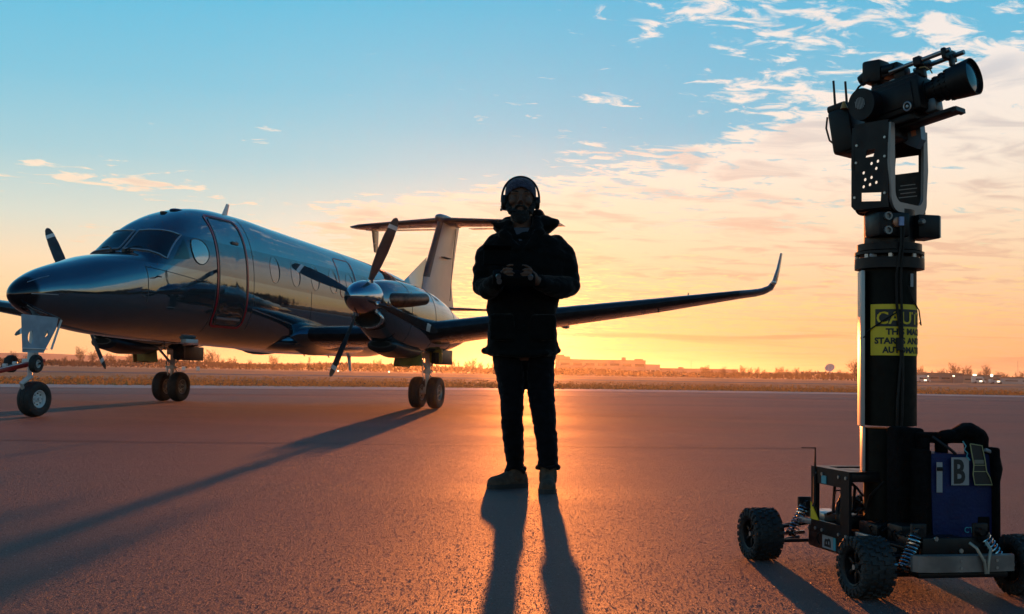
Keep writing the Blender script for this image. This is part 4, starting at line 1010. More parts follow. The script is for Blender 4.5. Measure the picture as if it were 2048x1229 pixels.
PO = Vector((0.10, 6.66, 0.0))
person = thing('person', 'bearded man in a dark parka, beanie and boots standing in front of the sun', 'person', PO)
YB = 6.68
def P(px, py, Y=YB): return at(px, py, Y) - PO
def limb(mb, spec, n=14):
    """spec: (px, py, Y, radius)"""
    pts = [P(a, b, c) for a, b, c, r in spec]; rs = [r for *_, r in spec]
    mb.tube(pts, rs, n); mb.ell(pts[0], (rs[0],) * 3, 12, 8); mb.ell(pts[-1], (rs[-1],) * 3, 12, 8)
def finger(mb, p, dirs, r0, seg):
    p = Vector(p); pts = [p]; rs = [r0]
    for i, d in enumerate(dirs): p = p + Vector(d).normalized() * seg[i]; pts.append(p); rs.append(r0 * (1 - .12 * (i + 1)))
    mb.tube(pts, rs, 8); mb.ell(pts[-1], (rs[-1],) * 3, 8, 6)

SKIN = mat('skin', (0.105, 0.048, 0.030), 0.65, var=0.08, vscale=30, spec=0.25)
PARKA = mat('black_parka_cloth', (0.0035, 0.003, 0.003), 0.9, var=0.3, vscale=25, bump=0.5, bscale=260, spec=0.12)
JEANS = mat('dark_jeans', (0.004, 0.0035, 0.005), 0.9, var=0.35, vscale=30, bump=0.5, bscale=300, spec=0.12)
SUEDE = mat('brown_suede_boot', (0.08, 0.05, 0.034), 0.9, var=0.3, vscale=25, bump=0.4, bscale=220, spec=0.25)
SOLE = mat('dark_boot_sole', (0.016, 0.014, 0.013), 0.7)
KNIT = mat('grey_blue_knit', (0.045, 0.043, 0.068), 0.95, var=0.35, vscale=60, bump=1.0, bscale=130, spec=0.2)
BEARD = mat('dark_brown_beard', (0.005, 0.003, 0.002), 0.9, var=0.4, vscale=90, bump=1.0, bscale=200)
SHIRT = mat('grey_shirt', (0.04, 0.042, 0.055), 0.85, var=0.1)
BLKP = mat('black_plastic', (0.006, 0.005, 0.005), 0.5, spec=0.25, var=0.3, vscale=20)

for m_, w_ in ((PARKA, .14), (JEANS, .12), (KNIT, .3), (BEARD, .1)):
    b_ = m_.node_tree.nodes['Principled BSDF']; b_.inputs['Sheen Weight'].default_value = w_; b_.inputs['Sheen Roughness'].default_value = .25
def build_person():
    # skull and face; the head looks at the camera and is tilted a little
    hc = P(1041, 402, YB - .01)
    b = MB()
    b.ell(hc + Vector((0, .012, .018)), (.077, .096, .105), 22, 16)
    b.ell(hc + Vector((0, -.022, -.050)), (.058, .066, .066), 18, 12)
    b.ell(hc + Vector((0, -.045, -.092)), (.034, .036, .026), 14, 8)
    b.tube([hc + Vector((0, -.088, .022)), hc + Vector((0, -.102, .000)), hc + Vector((0, -.112, -.020))], [.009, .011, .013], 10)
    b.ell(hc + Vector((-.013, -.098, -.024)), (.010, .011, .008), 8, 6); b.ell(hc + Vector((.013, -.098, -.024)), (.010, .011, .008), 8, 6)
    for s in (1, -1):
        b.ell(hc + Vector((s * .030, -.072, .036)), (.030, .016, .012), 12, 8); b.ell(hc + Vector((s * .032, -.068, .012)), (.022, .014, .014), 12, 8)
        b.ell(hc + Vector((s * .042, -.060, -.015)), (.026, .030, .022), 12, 8)
        b.ell(hc + Vector((s * .079, .012, -.005)), (.010, .020, .032), 10, 8)
    b.ell(hc + Vector((0, -.083, -.053)), (.022, .014, .006), 10, 6); b.ell(hc + Vector((0, -.081, -.066)), (.019, .013, .007), 10, 6)
    b.tube([hc + Vector((0, .012, -.05)), P(1043, 462, YB + .01), P(1045, 480, YB + .01)], [.060, .060, .075], 16)
    # trunk under the clothes
    rows = [(478, .10, .07), (495, .12, .09), (540, .14, .10), (590, .13, .09), (640, .135, .09), (690, .13, .09), (722, .12, .085)]
    b.rings([[P(1047 + (0 if y < 600 else -1), y) + Vector((rx * math.cos(g), ry * math.sin(g), 0)) for g in [2 * math.pi * j / 20 for j in range(20)]] for y, rx, ry in rows])
    # legs inside the trousers down to the feet
    limb(b, [(1022, 722, YB, .068), (1026, 830, YB - .01, .048), (1029, 880, YB + .03, .050), (1031, 935, YB + .07, .038)])
    limb(b, [(1078, 722, YB, .068), (1090, 830, YB - .05, .048), (1094, 880, YB - .07, .050), (1097, 935, YB - .08, .038)])
    b.tube([P(1031, 935, YB + .07), P(1030, 966, YB + .06), P(1000, 968, YB - .0)], [.036, .034, .028], 10)
    b.tube([P(1097, 935, YB - .08), P(1097, 966, YB - .09), P(1095, 978, YB - .24)], [.036, .034, .028], 10)
    # arms to the wrists
    limb(b, [(1000, 505, YB, .045), (974, 570, YB - .03, .038), (985, 566, YB - .20, .034), (1001, 560, YB - .29, .027)])
    limb(b, [(1104, 505, YB, .045), (1130, 572, YB - .03, .038), (1098, 570, YB - .20, .034), (1071, 562, YB - .29, .027)])
    # hands curled round the grips of the controller
    for s, (hx, hy) in ((-1, (1001, 556)), (1, (1069, 558))):
        w = P(hx, hy, YB - .30)
        q = w + Vector((-s * .030, -.055, .010)); b.tube([w, w + Vector((-s * .012, -.03, .006)), q], [.026, .033, .034], 10)
        for k in range(4):
            base = q + Vector((-s * .005 * k + s * .012, -.018, .030 - .021 * k))
            ln = (.040, .044, .041, .033)[k]
            finger(b, base, [(-s * .45, -1, 0.05), (-s * 1, -.25, -.05), (-s * .55, .85, -.1)], .0102, [ln * .9, ln * .6, ln * .45])
        finger(b, w + Vector((-s * .018, -.030, .026)), [(-s * .3, -.6, 1.0), (-s * .8, -.55, .45), (-s * .9, -.4, .1)], .0115, [.032, .028, .022])
    body = remeshed(b, 'body', SKIN, person, .0052, 2)
    # eyes
    for s in (1, -1):
        e = MB(); e.ell(hc + Vector((s * .031, -.0795, .016)), (.0085, .005, .0045), 12, 8); e.build('eye', mat('eye_white', (.055, .035, .028), .6, spec=.1), person)
    # beard and eyebrows
    h = MB()
    h.ell(hc + Vector((0, -.038, -.088)), (.056, .060, .046), 18, 12); h.ell(hc + Vector((0, -.060, -.112)), (.036, .038, .030), 14, 10)
    for s in (1, -1):
        h.tube([hc + Vector((s * .076, -.004, .002)), hc + Vector((s * .070, -.028, -.035)), hc + Vector((s * .048, -.055, -.078))], [.012, .020, .022], 10)
        h.tube([hc + Vector((s * .004, -.098, -.040)), hc + Vector((s * .022, -.092, -.044)), hc + Vector((s * .036, -.078, -.060))], [.007, .008, .009], 8)
        h.tube([hc + Vector((s * .014, -.093, .038)), hc + Vector((s * .032, -.090, .043)), hc + Vector((s * .050, -.076, .036))], [.005, .006, .004], 6)
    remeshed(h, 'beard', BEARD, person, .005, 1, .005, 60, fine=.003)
    # beanie with a turned-up rib
    c = MB(); c.ell(hc + Vector((0, .018, .040)), (.090, .108, .098), 26, 18)
    top = remeshed(c, 'tmpc', KNIT, None, .007, 1) if False else None
    c2 = MB(); prof = [(-.030, .094), (-.012, .0965), (.0, .097), (.014, .0965), (.030, .095), (.052, .089), (.072, .074), (.088, .052), (.096, .026), (.098, .001)]
    o = hc + Vector((0, .016, .038)); n = 56
    rg = []
    for hgt, r in prof:
        ring = []
        for j in range(n):
            g = 2 * math.pi * j / n; rib = 1 + .012 * math.cos(g * 28)
            tilt = -.018 * math.sin(g) + 0.0
            back = .030 * max(0, math.sin(g)) + .022 * abs(math.cos(g))
            tt = min(1, max(0, (.034 - hgt) / .064)); front = .060 * max(0, -math.sin(g)) ** .8 * tt
            ring.append(o + Vector((r * .93 * rib * math.cos(g), r * 1.12 * rib * math.sin(g), hgt + front - back * .8 * tt)))
        rg.append(ring)
    c2.rings(rg, cap0=False); bn = c2.build('beanie', KNIT, person, smooth=60)
    # parka: trunk, sleeves, collar and hood
    j = MB()
    rows = [(458, 1012, 1078, .085, 0), (466, 998, 1094, .100, 0), (476, 986, 1112, .115, 0), (488, 975, 1130, .125, 0), (505, 968, 1140, .135, -.005), (530, 968, 1138, .145, -.01), (560, 970, 1130, .15, -.01), (590, 972, 1120, .145, 0),
            (618, 974, 1113, .14, 0), (650, 977, 1113, .14, 0), (678, 975, 1114, .15, 0), (695, 971, 1117, .155, 0), (706, 970, 1116, .155, 0), (712, 978, 1110, .15, 0)]
    rg = []
    for y, l, r_, d, dy in rows:
        A, B_ = P(l, y), P(r_, y); cc = (A + B_) / 2; rx = (B_ - A).length / 2
        rg.append([cc + Vector((rx * math.copysign(abs(math.cos(g)) ** .85, math.cos(g)), dy + d * math.copysign(abs(math.sin(g)) ** .85, math.sin(g)), 0)) for g in [2 * math.pi * k / 28 for k in range(28)]])
    j.rings(rg)
    limb(j, [(994, 492, YB, .070), (978, 510, YB, .074), (971, 540, YB - .01, .074), (969, 574, YB - .03, .068), (978, 577, YB - .12, .062), (992, 567, YB - .24, .050)], 18)
    limb(j, [(1110, 494, YB, .072), (1124, 514, YB, .078), (1132, 540, YB - .01, .076), (1136, 572, YB - .03, .073), (1122, 576, YB - .12, .066), (1082, 567, YB - .25, .050)], 18)
        # hood bunched behind the neck, collar points
    j.ell(P(1088, 450, YB + .04), (.066, .10, .055), 18, 12); j.ell(P(1076, 432, YB + .06), (.040, .07, .040), 16, 10); j.ell(P(1104, 448, YB + .0), (.045, .05, .034), 14, 10)
    j.ell(P(1045, 452, YB + .11), (.14, .07, .065), 18, 12); j.ell(P(1008, 455, YB + .04), (.065, .09, .045), 16, 10)
    j.tube([P(1010, 452, YB - .03), P(994, 451, YB - .07), P(981, 446, YB - .09)], [.030, .017, .005], 10)
    j.tube([P(1018, 446, YB - .03), P(1008, 470, YB - .10), P(1035, 500, YB - .14)], [.030, .034, .020], 10)
    j.tube([P(1072, 440, YB - .03), P(1078, 466, YB - .10), P(1055, 500, YB - .14)], [.030, .036, .020], 10)
    j.tube([P(968, 702), P(1000, 707, YB - .14), P(1050, 709, YB - .155), P(1092, 707, YB - .14), P(1117, 702)], [.022, .018, .016, .018, .022], 10)
    j.box(P(1003, 655, YB - .15), (.14, .03, .15), bev=.012); j.box(P(1086, 655, YB - .15), (.14, .03, .15), bev=.012)
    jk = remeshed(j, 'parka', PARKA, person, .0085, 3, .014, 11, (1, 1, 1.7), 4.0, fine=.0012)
    sh = MB(); sh.prism([(-.045, .05), (.045, .05), (.0, -.06)], P(1043, 474, YB - .10), (1, 0, 0), (0, .25, 1), .02); sh.build('shirt_collar', SHIRT, person)
    # trousers
    t = MB()
    def leg(rows, side):
        rg = []
        for y, l, r_, d, Y in rows:
            A, B_ = P(l, y, Y), P(r_, y, Y); cc = (A + B_) / 2; rx = (B_ - A).length / 2
            rg.append([cc + Vector((rx * math.cos(g), d * math.sin(g), 0)) for g in [2 * math.pi * k / 22 for k in range(22)]])
        t.rings(rg)
    leg([(700, 984, 1052, .11, YB), (728, 986, 1052, .11, YB), (745, 990, 1050, .105, YB), (770, 995, 1048.5, .095, YB), (800, 1000, 1047.5, .085, YB), (830, 1002, 1046.5, .078, YB - .01), (850, 1003, 1047, .075, YB),
         (880, 1006, 1047, .072, YB + .03), (905, 1009, 1048.5, .07, YB + .05), (925, 1012, 1048, .066, YB + .07), (938, 1013, 1049, .064, YB + .07)], -1)
    leg([(700, 1046, 1112, .11, YB), (728, 1047, 1110, .11, YB), (745, 1050, 1108, .105, YB), (770, 1053, 1108, .095, YB), (800, 1057, 1110, .085, YB - .02), (830, 1062, 1111.5, .078, YB - .05), (850, 1066, 1113, .075, YB - .06),
         (880, 1071, 1115, .072, YB - .07), (905, 1074, 1116, .07, YB - .08), (922, 1076, 1116, .068, YB - .08), (931, 1074, 1118, .068, YB - .08)], 1)
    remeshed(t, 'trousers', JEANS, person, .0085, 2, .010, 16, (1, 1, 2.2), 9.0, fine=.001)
    cf = MB()
    for (cx, cy, Y, r) in ((1096, 931, YB - .08, .062), (1031, 936, YB + .07, .055)):
        c0 = P(cx, cy, Y); pts = [c0 + Vector((r * math.cos(g), r * math.sin(g), .010 * math.sin(3 * g + cx) - (.012 if abs(math.cos(g)) > .75 else 0))) for g in [2 * math.pi * k / 22 for k in range(23)]]
        cf = MB(); cf.tube(pts, [.010 + .003 * math.sin(k * 2.3) for k in range(23)], 8, cap=False); cf.build('trouser_cuff', JEANS, person)
    # boots
    for name, ank, Y0, dirv in (('l', (1031, 930), YB + .07, Vector((-.80, -.60, 0))), ('r', (1096.5, 930), YB - .08, Vector((-.06, -1, 0)))):
        dirv = dirv.normalized(); sd = Vector((-dirv.y, dirv.x, 0)); a = P(*ank, Y0); a.z = 0
        bt = MB()
        bt.tube([a + Vector((0, 0, .20)), a + Vector((0, 0, .14)), a + Vector((0, 0, .085)), a + Vector((0, 0, .05))], [.050, .047, .052, .050], 16)
        secs = [(-.075, .030, .055), (-.06, .038, .085), (-.02, .042, .10), (.03, .043, .085), (.08, .046, .068), (.11, .050, .058), (.145, .048, .052), (.172, .038, .044), (.188, .020, .032)]
        rg = []
        for u, w, hh in secs:
            rg.append([a + dirv * u + sd * (w * math.cos(g)) + Vector((0, 0, .022 + hh * max(0, math.sin(g)) ** .8 if math.sin(g) > 0 else .022)) for g in [2 * math.pi * k / 18 for k in range(18)]])
        bt.rings(rg); bo = remeshed(bt, 'boot', SUEDE, person, .006, 2, .003, 30)
        s2 = MB(); out = []
        for u, w in [(-.082, 0), (-.075, .030), (-.05, .041), (0, .044), (.05, .046), (.10, .053), (.145, .051), (.177, .038), (.194, .015)]: out.append((u, w))
        poly = out + [(u, -w) for u, w in reversed(out[1:])]
        s2.prism(poly, a + Vector((0, 0, .013)), dirv, sd, .026)
        s2.build('boot_sole', SOLE, bo, smooth=30)
    return hc
HC = build_person()
# headset with ear cups and a microphone
hs = thing('headset', 'black headset with ear cups and microphone over the beanie of the man', 'headset', HC + PO)
m = MB(); pts = []
for k in range(21):
    g = math.pi * k / 20; pts.append((-.110 * math.cos(g), .005, -.010 + .152 * math.sin(g) ** .8 if k not in (0, 20) else -.01))
m.tube(pts, .0065, 8); m.build('headband', BLKP, hs)
m = MB(); m.tube([(p[0] * .97, p[1], p[2] - .006) for p in pts[5:16]], .011, 8); m.build('band_pad', BLKP, hs)
for s, r in ((-1, 1.15), (1, .92)):
    m = MB(); m.lathe([(-.014, .020 * r), (-.013, .034 * r), (-.004, .040 * r), (.010, .040 * r), (.018, .034 * r), (.020, .010)], (s * .093, .005, -.012), (s, 0, 0), 22, True, True); m.build('ear_cup', BLKP, hs)
m = MB(); m.tube([(-.112, 0, -.035), (-.108, -.06, -.062), (-.075, -.115, -.075), (-.04, -.128, -.075)], [.004, .003, .003, .003], 6); m.ell((-.036, -.128, -.075), (.014, .009, .009), 10, 8); m.build('microphone', BLKP, hs)
m = MB(); m.box((-.112, .0, -.055), (.012, .02, .012)); m.build('boom_joint', BLKP, hs)

MATT = mat('matt_black_housing', (0.003, 0.0025, 0.0025), 0.85, spec=0.08)
# remote controller held at the chest
rc = thing('remote_controller', 'black remote controller with tilted monitor held at the chest of the man', 'remote control', P(1028, 556, YB - .36) + PO)
m = MB(); m.box((0, 0, 0), (.235, .13, .055), rot=Matrix.Rotation(R(24), 3, 'X'), bev=.012); m.build('housing', MATT, rc, smooth=40)
m = MB(); m.box((-.095, .03, .115), (.150, .018, .095), rot=Matrix.Rotation(R(-14), 3, 'X'), bev=.006); mo = m.build('monitor', MATT, rc, smooth=40)
m = MB(); m.box((-.095, .018, .165), (.152, .05, .004), rot=Matrix.Rotation(R(-30), 3, 'X')); m.build('sun_hood', MATT, mo)
m = MB(); m.box((-.095, .0425, .115), (.13, .002, .075), rot=Matrix.Rotation(R(-14), 3, 'X')); m.build('screen', MATT, mo)
for x in (-.05, .05):
    m = MB(); m.cyl((x, -.02, .02), (x, -.01, .055), .006, .005, 8); m.ell((x, -.01, .060), (.010, .010, .008), 8, 6); m.build('joystick', MATT, rc)
for x, z in ((-.085, -.01), (-.08, -.035), (.09, -.01)):
    m = MB(); m.cyl((x, -.058, z + .012), (x, -.080, z + .004), .015, .014, 16); m.build('dial', mat('brushed_knob', (.22, .20, .19), .3, .8), rc)
m = MB(); m.tube([(.02, .03, .03), (.06, .04, .08), (.10, .04, .10)], .004, 6); m.build('antenna', MATT, rc)
# ------------------------------------------------------------------ camera rover
ALU = mat('bare_aluminium', (0.42, 0.40, 0.38), 0.38, 0.85, var=0.12, vscale=18, rvar=0.08)
BLKM = mat('black_anodised_metal', (0.008, 0.007, 0.008), 0.42, 0.0, spec=0.2, var=0.3, vscale=15, rvar=0.08)
CARB = mat('black_mast_tube', (0.004, 0.004, 0.0025), 0.55, spec=0.12, metal=0.0, var=0.3, vscale=30, rvar=0.06)
FABR = mat('black_cordura_cover', (0.006, 0.005, 0.005), 0.95, var=0.4, vscale=40, bump=1.0, bscale=240, spec=0.1)
BLUE = mat('royal_blue_case', (0.003, 0.009, 0.062), 0.6, var=0.18, vscale=12, bump=0.3, bscale=120, spec=0.3)
YELS = mat('yellow_sign_vinyl', (0.72, 0.47, 0.01), 0.5, var=0.05, vscale=30)
INK = mat('black_ink', (0.008, 0.008, 0.008), 0.5)
LBL = mat('white_label', (0.29, 0.27, 0.27), 0.5, var=0.05)
GREYE = mat('grey_machined_edge', (0.19, 0.18, 0.175), 0.42, 0.5, var=0.1)
CHROME = mat('bright_spring_steel', (0.60, 0.60, 0.60), 0.22, 1.0)
CYAN = mat('cyan_label', (0.05, 0.30, 0.36), 0.5)

def text_mesh(s, size, align='LEFT', extrude=0.0006, bend=0.0):
    cu = bpy.data.curves.new('t', 'FONT'); cu.body = s; cu.size = size; cu.align_x = align; cu.extrude = extrude; cu.resolution_u = 3
    cu.offset = bend
    o = bpy.data.objects.new('t', cu); C.objects.link(o); dg = bpy.context.evaluated_depsgraph_get(); dg.update()
    me = bpy.data.meshes.new_from_object(o.evaluated_get(dg)); bpy.data.objects.remove(o); bpy.data.curves.remove(cu)
    return me
def put_text(s, size, name, m, parent, o, u, w, align='LEFT', bold=0.0, sx=1.0):
    me = text_mesh(s, size, align, bend=bold); u, w = Vector(u).normalized(), Vector(w).normalized(); n = u.cross(w); o = Vector(o)
    for v in me.vertices: v.co = o + u * v.co.x * sx + w * v.co.y + n * v.co.z
    me.materials.clear(); me.materials.append(m); ob = bpy.data.objects.new(name, me); C.objects.link(ob); ob.parent = parent
    return ob

rv = thing('camera_rover', 'low black four wheeled remote camera rover with coil springs and a thick mast', 'rover', (1.277, 3.965, 0), R(12))
CH = bpy.data.objects.new('chassis', None); C.objects.link(CH); CH.parent = rv
def part(mb, name, m, parent=None, smooth=35, label=None): return mb.build(name, m, parent or rv, smooth=smooth, label=label)
# chassis rails, deck and plates
m = MB(); m.box((-.125, -.02, .105), (.016, .60, .075), bev=.003); part(m, 'side_rail', BLKM, CH)
m = MB(); m.box((.125, -.02, .105), (.016, .60, .075), bev=.003); part(m, 'side_rail', BLKM, CH)
m = MB(); m.box((0, -.02, .066), (.25, .62, .008), bev=.002); part(m, 'floor_plate', BLKM, CH)
m = MB(); m.box((0, -.03, .148), (.262, .66, .008), bev=.002); part(m, 'deck_plate', BLKM, CH)
m = MB(); m.box((-.05, .30, .168), (.10, .15, .03), bev=.004); part(m, 'receiver_box', ALU, CH)
m = MB(); m.box((-.137, .27, .150), (.014, .16, .018), bev=.002); part(m, 'edge_bracket', ALU, CH)
m = MB(); m.box((-.137, -.17, .152), (.014, .18, .016), bev=.002); part(m, 'edge_bracket', ALU, CH)
for k in range(9):
    m = MB(); y = .27 - .065 * k; m.cyl((-.1325, y, .125), (-.138, y, .125), .0065, n=8); part(m, 'bolt_head', ALU, CH)
for y in (.33, .295, -.10, -.2):
    m = MB(); m.cyl((-.144, y, .150), (-.147, y, .150), .004, n=8); part(m, 'bolt_head', ALU, CH)
# letter plate B lying on its side
m = MB(); m.box((-.136, .125, .098), (.003, .078, .050)); lb = part(m, 'letter_plate', LBL, CH)
put_text('B', .066, 'letter', INK, lb, (-.1385, .152, .076), (0, 0, 1), (0, -1, 0) if False else (0, 1, 0), bold=.0018) if False else None
t_ = put_text('B', .062, 'letter', INK, lb, (-.1380, .103, .0765), (0, 0, 1), (0, 1, 0), bold=.0016, sx=.95)
m = MB(); m.box((-.1355, .077, .098), (.003, .016, .05)); part(m, 'cyan_strip', CYAN, CH)
m = MB(); m.tube([(-.140, .18, .08), (-.146, .185, .10), (-.146, .178, .118), (-.140, .172, .122)], .003, 6); part(m, 'cable_loop', BLKM, CH)
# cage frame in front of the mast
CG = bpy.data.objects.new('cage_frame', None); C.objects.link(CG); CG.parent = rv
def cage_plate(x):
    m = MB(); m.plate([(-.04, .12), (.235, .12), (.235, .345), (-.04, .345)], [[(.02, .165), (.19, .165), (.19, .295), (.02, .295)]], (x, 0, 0), (0, 1, 0), (0, 0, 1), .010); return part(m, 'side_plate', BLKM, CG, 0)
cage_plate(-.140); cage_plate(.14)
m = MB(); m.plate([(-.145, -.04), (.145, -.04), (.145, .235), (-.145, .235)], [[(-.10, .12), (.05, .12), (.05, .19), (-.10, .19)]], (0, 0, .349), (1, 0, 0), (0, 1, 0), .008); part(m, 'top_plate', BLKM, CG, 0)
m = MB(); m.box((0, -.035, .332), (.27, .012, .026), bev=.002); part(m, 'cross_bar', BLKM, CG)
m = MB(); m.box((0, .23, .332), (.27, .012, .026), bev=.002); part(m, 'cross_bar', BLKM, CG)
for y in (.20, .15, .03, -.02):
    for z in (.33, .135):
        m = MB(); m.cyl((-.144, y, z), (-.149, y, z), .006, n=8); part(m, 'cage_bolt', ALU, CG)
m = MB(); m.box((-.147, .135, .312), (.002, .034, .028)); part(m, 'cyan_sticker', CYAN, CG)
m = MB(); m.prism([(-.03, 0), (.03, 0), (-.03, .06)], (-.148, .20, .165), (0, -1, 0), (0, 0, 1), .003); part(m, 'yellow_gusset', YELS, CG)
# coiled cables inside
for (x, y, z, r, n_) in ((-.06, .10, .20, .046, 6), (.05, .03, .215, .055, 6), (.05, .15, .19, .04, 5)):
    m = MB(); pts = []
    for k in range(n_ * 16 + 1):
        g = 2 * math.pi * k / 16; pts.append((x + r * math.cos(g) * (1 + .06 * math.sin(g * .37)), y + (k / (n_ * 16) - .5) * .05 + .02 * math.sin(g), z + r * math.sin(g)))
    m.tube(pts, .0042, 6); part(m, 'coiled_cable', BLKP)
m = MB(); m.tube([(-.03, .09, .36), (-.035, .06, .40), (-.01, .03, .43), (.02, .0, .435)], .005, 6); part(m, 'cable_loop', BLKP)
m = MB(); m.tube([(-.05, .02, .20), (-.055, -.02, .27), (-.02, -.045, .32), (.04, -.05, .325)], .006, 8); part(m, 'cable_loop', BLKP)
# electronics packed into the frame and along the deck
rq = random.Random(5)
for (x, y, z, dx, dy, dz) in ((-.07, .07, .175, .08, .10, .045), (.04, .10, .18, .10, .09, .05), (.07, .19, .19, .08, .06, .07), (-.02, .17, .165, .07, .05, .03), (.09, -.01, .20, .06, .07, .10), (-.08, -.10, .172, .06, .12, .04), (-.05, -.24, .18, .09, .09, .05)):
    m = MB(); m.box((x, y, z), (dx, dy, dz), bev=.005); part(m, 'electronics_box', BLKM)
for k in range(14):
    p0 = Vector((rq.uniform(-.12, .10), rq.uniform(-.05, .21), rq.uniform(.18, .22))); p3 = Vector((rq.uniform(-.12, .10), rq.uniform(-.05, .21), rq.uniform(.18, .33)))
    md = (p0 + p3) / 2 + Vector((rq.uniform(-.03, .03), rq.uniform(-.03, .03), rq.uniform(.0, .07))); m = MB()
    m.tube([p0, p0.lerp(md, .5) + Vector((0, 0, .015)), md, md.lerp(p3, .5) + Vector((0, 0, .01)), p3], rq.choice((.003, .0042, .0055)), 6); part(m, 'cable', BLKP)
for k in range(6):
    m = MB(); y = -.32 + .04 * k; m.tube([(-.10, y, .155), (-.11 - .01 * (k % 2), y - .01, .18), (-.06, y + .02, .20), (-.02, y, .17)], .0035, 6); part(m, 'cable', BLKP)
# antennas
m = MB(); m.tube([(-.152, .20, .21), (-.148, .20, .23), (-.148, .20, .31), (-.147, .20, .42)], [.008, .0065, .0055, .0025], 8); part(m, 'whip_antenna', BLKP)
m = MB(); m.tube([(-.147, .20, .418), (-.205, .19, .419)], .0016, 5); part(m, 'whip_antenna', BLKP)
# suspension
def shock(top, bot, n=9, r=.017):
    e = bpy.data.objects.new('shock_absorber', None); C.objects.link(e); e.parent = rv
    top, bot = Vector(top), Vector(bot); d = bot - top; x, y, z = frame(d); L = d.length
    m = MB(); m.cyl(top, top + d * .45, .0105, n=12); m.cyl(top + d * .4, bot, .005, n=10); part(m, 'damper', BLKM, e)
    m = MB(); pts = [top + d * (.14 + .78 * k / (n * 14)) + (x * math.cos(2 * math.pi * k / 14) + y * math.sin(2 * math.pi * k / 14)) * r for k in range(n * 14 + 1)]; m.tube(pts, .0030, 6); part(m, 'spring', CHROME, e)
    m = MB(); m.cyl(top + d * .10, top + d * .145, r * 1.15, n=16); part(m, 'spring_cup', BLKM, e)
    m = MB(); m.cyl(top + d * .92, top + d * .96, r * 1.1, n=16); part(m, 'spring_cup', BLKM, e)
    m = MB(); m.cyl(top - Vector((0, .014, 0)), top + Vector((0, .014, 0)), .011, n=12); part(m, 'mount_eye', BLKM, e)
for sx in (-1, 1):
    for sy in (-1, 1):
        yy = sy * .36
        m = MB(); m.tube([(sx * .11, yy - .045, .075), (sx * .21, yy, .068)], .007, 6); m.tube([(sx * .11, yy + .045, .075), (sx * .21, yy, .068)], .007, 6); part(m, 'suspension_arm', BLKM)
        m = MB(); m.tube([(sx * .11, yy - .03, .135), (sx * .21, yy, .118)], .006, 6); m.tube([(sx * .11, yy + .03, .135), (sx * .21, yy, .118)], .006, 6); part(m, 'suspension_arm', BLKM)
        m = MB(); m.cyl((sx * .11, yy, .098), (sx * .24, yy, .093), .007, n=10); part(m, 'drive_shaft', CHROME)
        m = MB(); m.box((sx * .205, yy, .093), (.018, .04, .075), bev=.006); part(m, 'wheel_carrier', BLKM)
        ys = yy - .055 if sy < 0 else yy - .01
        shock((sx * .105 - .012 * (sy < 0), ys, .205), (sx * .178 - (.0), ys - .01, .088), 9, .018)
        m = MB(); m.box((sx * .105, ys + .02, .19), (.05, .014, .075), bev=.004); part(m, 'shock_tower', BLKM)
def offroad_tyre(c, r=.093, w=.105):
    e = bpy.data.objects.new('wheel', None); C.objects.link(e); e.parent = rv; c = Vector(c)
    pr = [(-.40 * w, r * .60), (-.49 * w, r * .70), (-.50 * w, r * .82), (-.44 * w, r * .925), (-.3 * w, r * .95), (0, r * .955)]
    m = MB(); m.lathe(pr + [(-a, b) for a, b in reversed(pr[:-1])], c, (1, 0, 0), 48)
    n = 22
    for k in range(n):
        for row, (xo, wd, ph) in enumerate(((-.42, .17, 0), (-.20, .17, .5), (.0, .15, 0), (.20, .17, .5), (.42, .17, 0))):
            g = 2 * math.pi * (k + ph) / n; rr = r * (.965 if abs(xo) < .4 else .93)
            rot = Matrix.Rotation(g, 3, 'X'); tilt = Matrix.Rotation(0 if abs(xo) < .4 else math.copysign(.45, xo) * -1, 3, 'Y')
            m.box(c + Vector((xo * w, 0, 0)) + rot @ Vector((0, 0, rr)), (wd * w, .0135, .0095), rot=rot @ tilt, taper=.85)
        for s in (-1, 1):
            g = 2 * math.pi * (k + .25) / n; rot = Matrix.Rotation(g, 3, 'X'); m.box(c + Vector((s * .49 * w, 0, 0)) + rot @ Vector((0, 0, r * .82)), (.006, .009, .020), rot=rot)
    ty = m.build('tyre', TYRE, e, smooth=30)
    m = MB()
    for s in (-1, 1): m.lathe([(s * .40 * w, r * .62), (s * .44 * w, r * .60), (s * .42 * w, r * .55), (s * .20 * w, r * .50), (s * .18 * w, r * .20), (s * .30 * w, r * .17), (s * .30 * w, .001)], c, (1, 0, 0), 32)
    part(m, 'rim', BLKM, e)
    for k in range(6):
        g = 2 * math.pi * k / 6; rot = Matrix.Rotation(g, 3, 'X')
        m = MB(); m.box(c + rot @ Vector((-.30 * w, 0, r * .35)), (.010, .012, r * .36), rot=rot, bev=.003); part(m, 'spoke', BLKM, e)
    m = MB(); m.cyl(c - Vector((.40 * w, 0, 0)), c - Vector((.2 * w, 0, 0)), .009, n=6); part(m, 'wheel_nut', ALU, e)
    return e
for p in ((-.262, -.362, .093), (-.278, .372, .093), (.275, -.365, .093), (.275, .372, .093)): offroad_tyre(p)
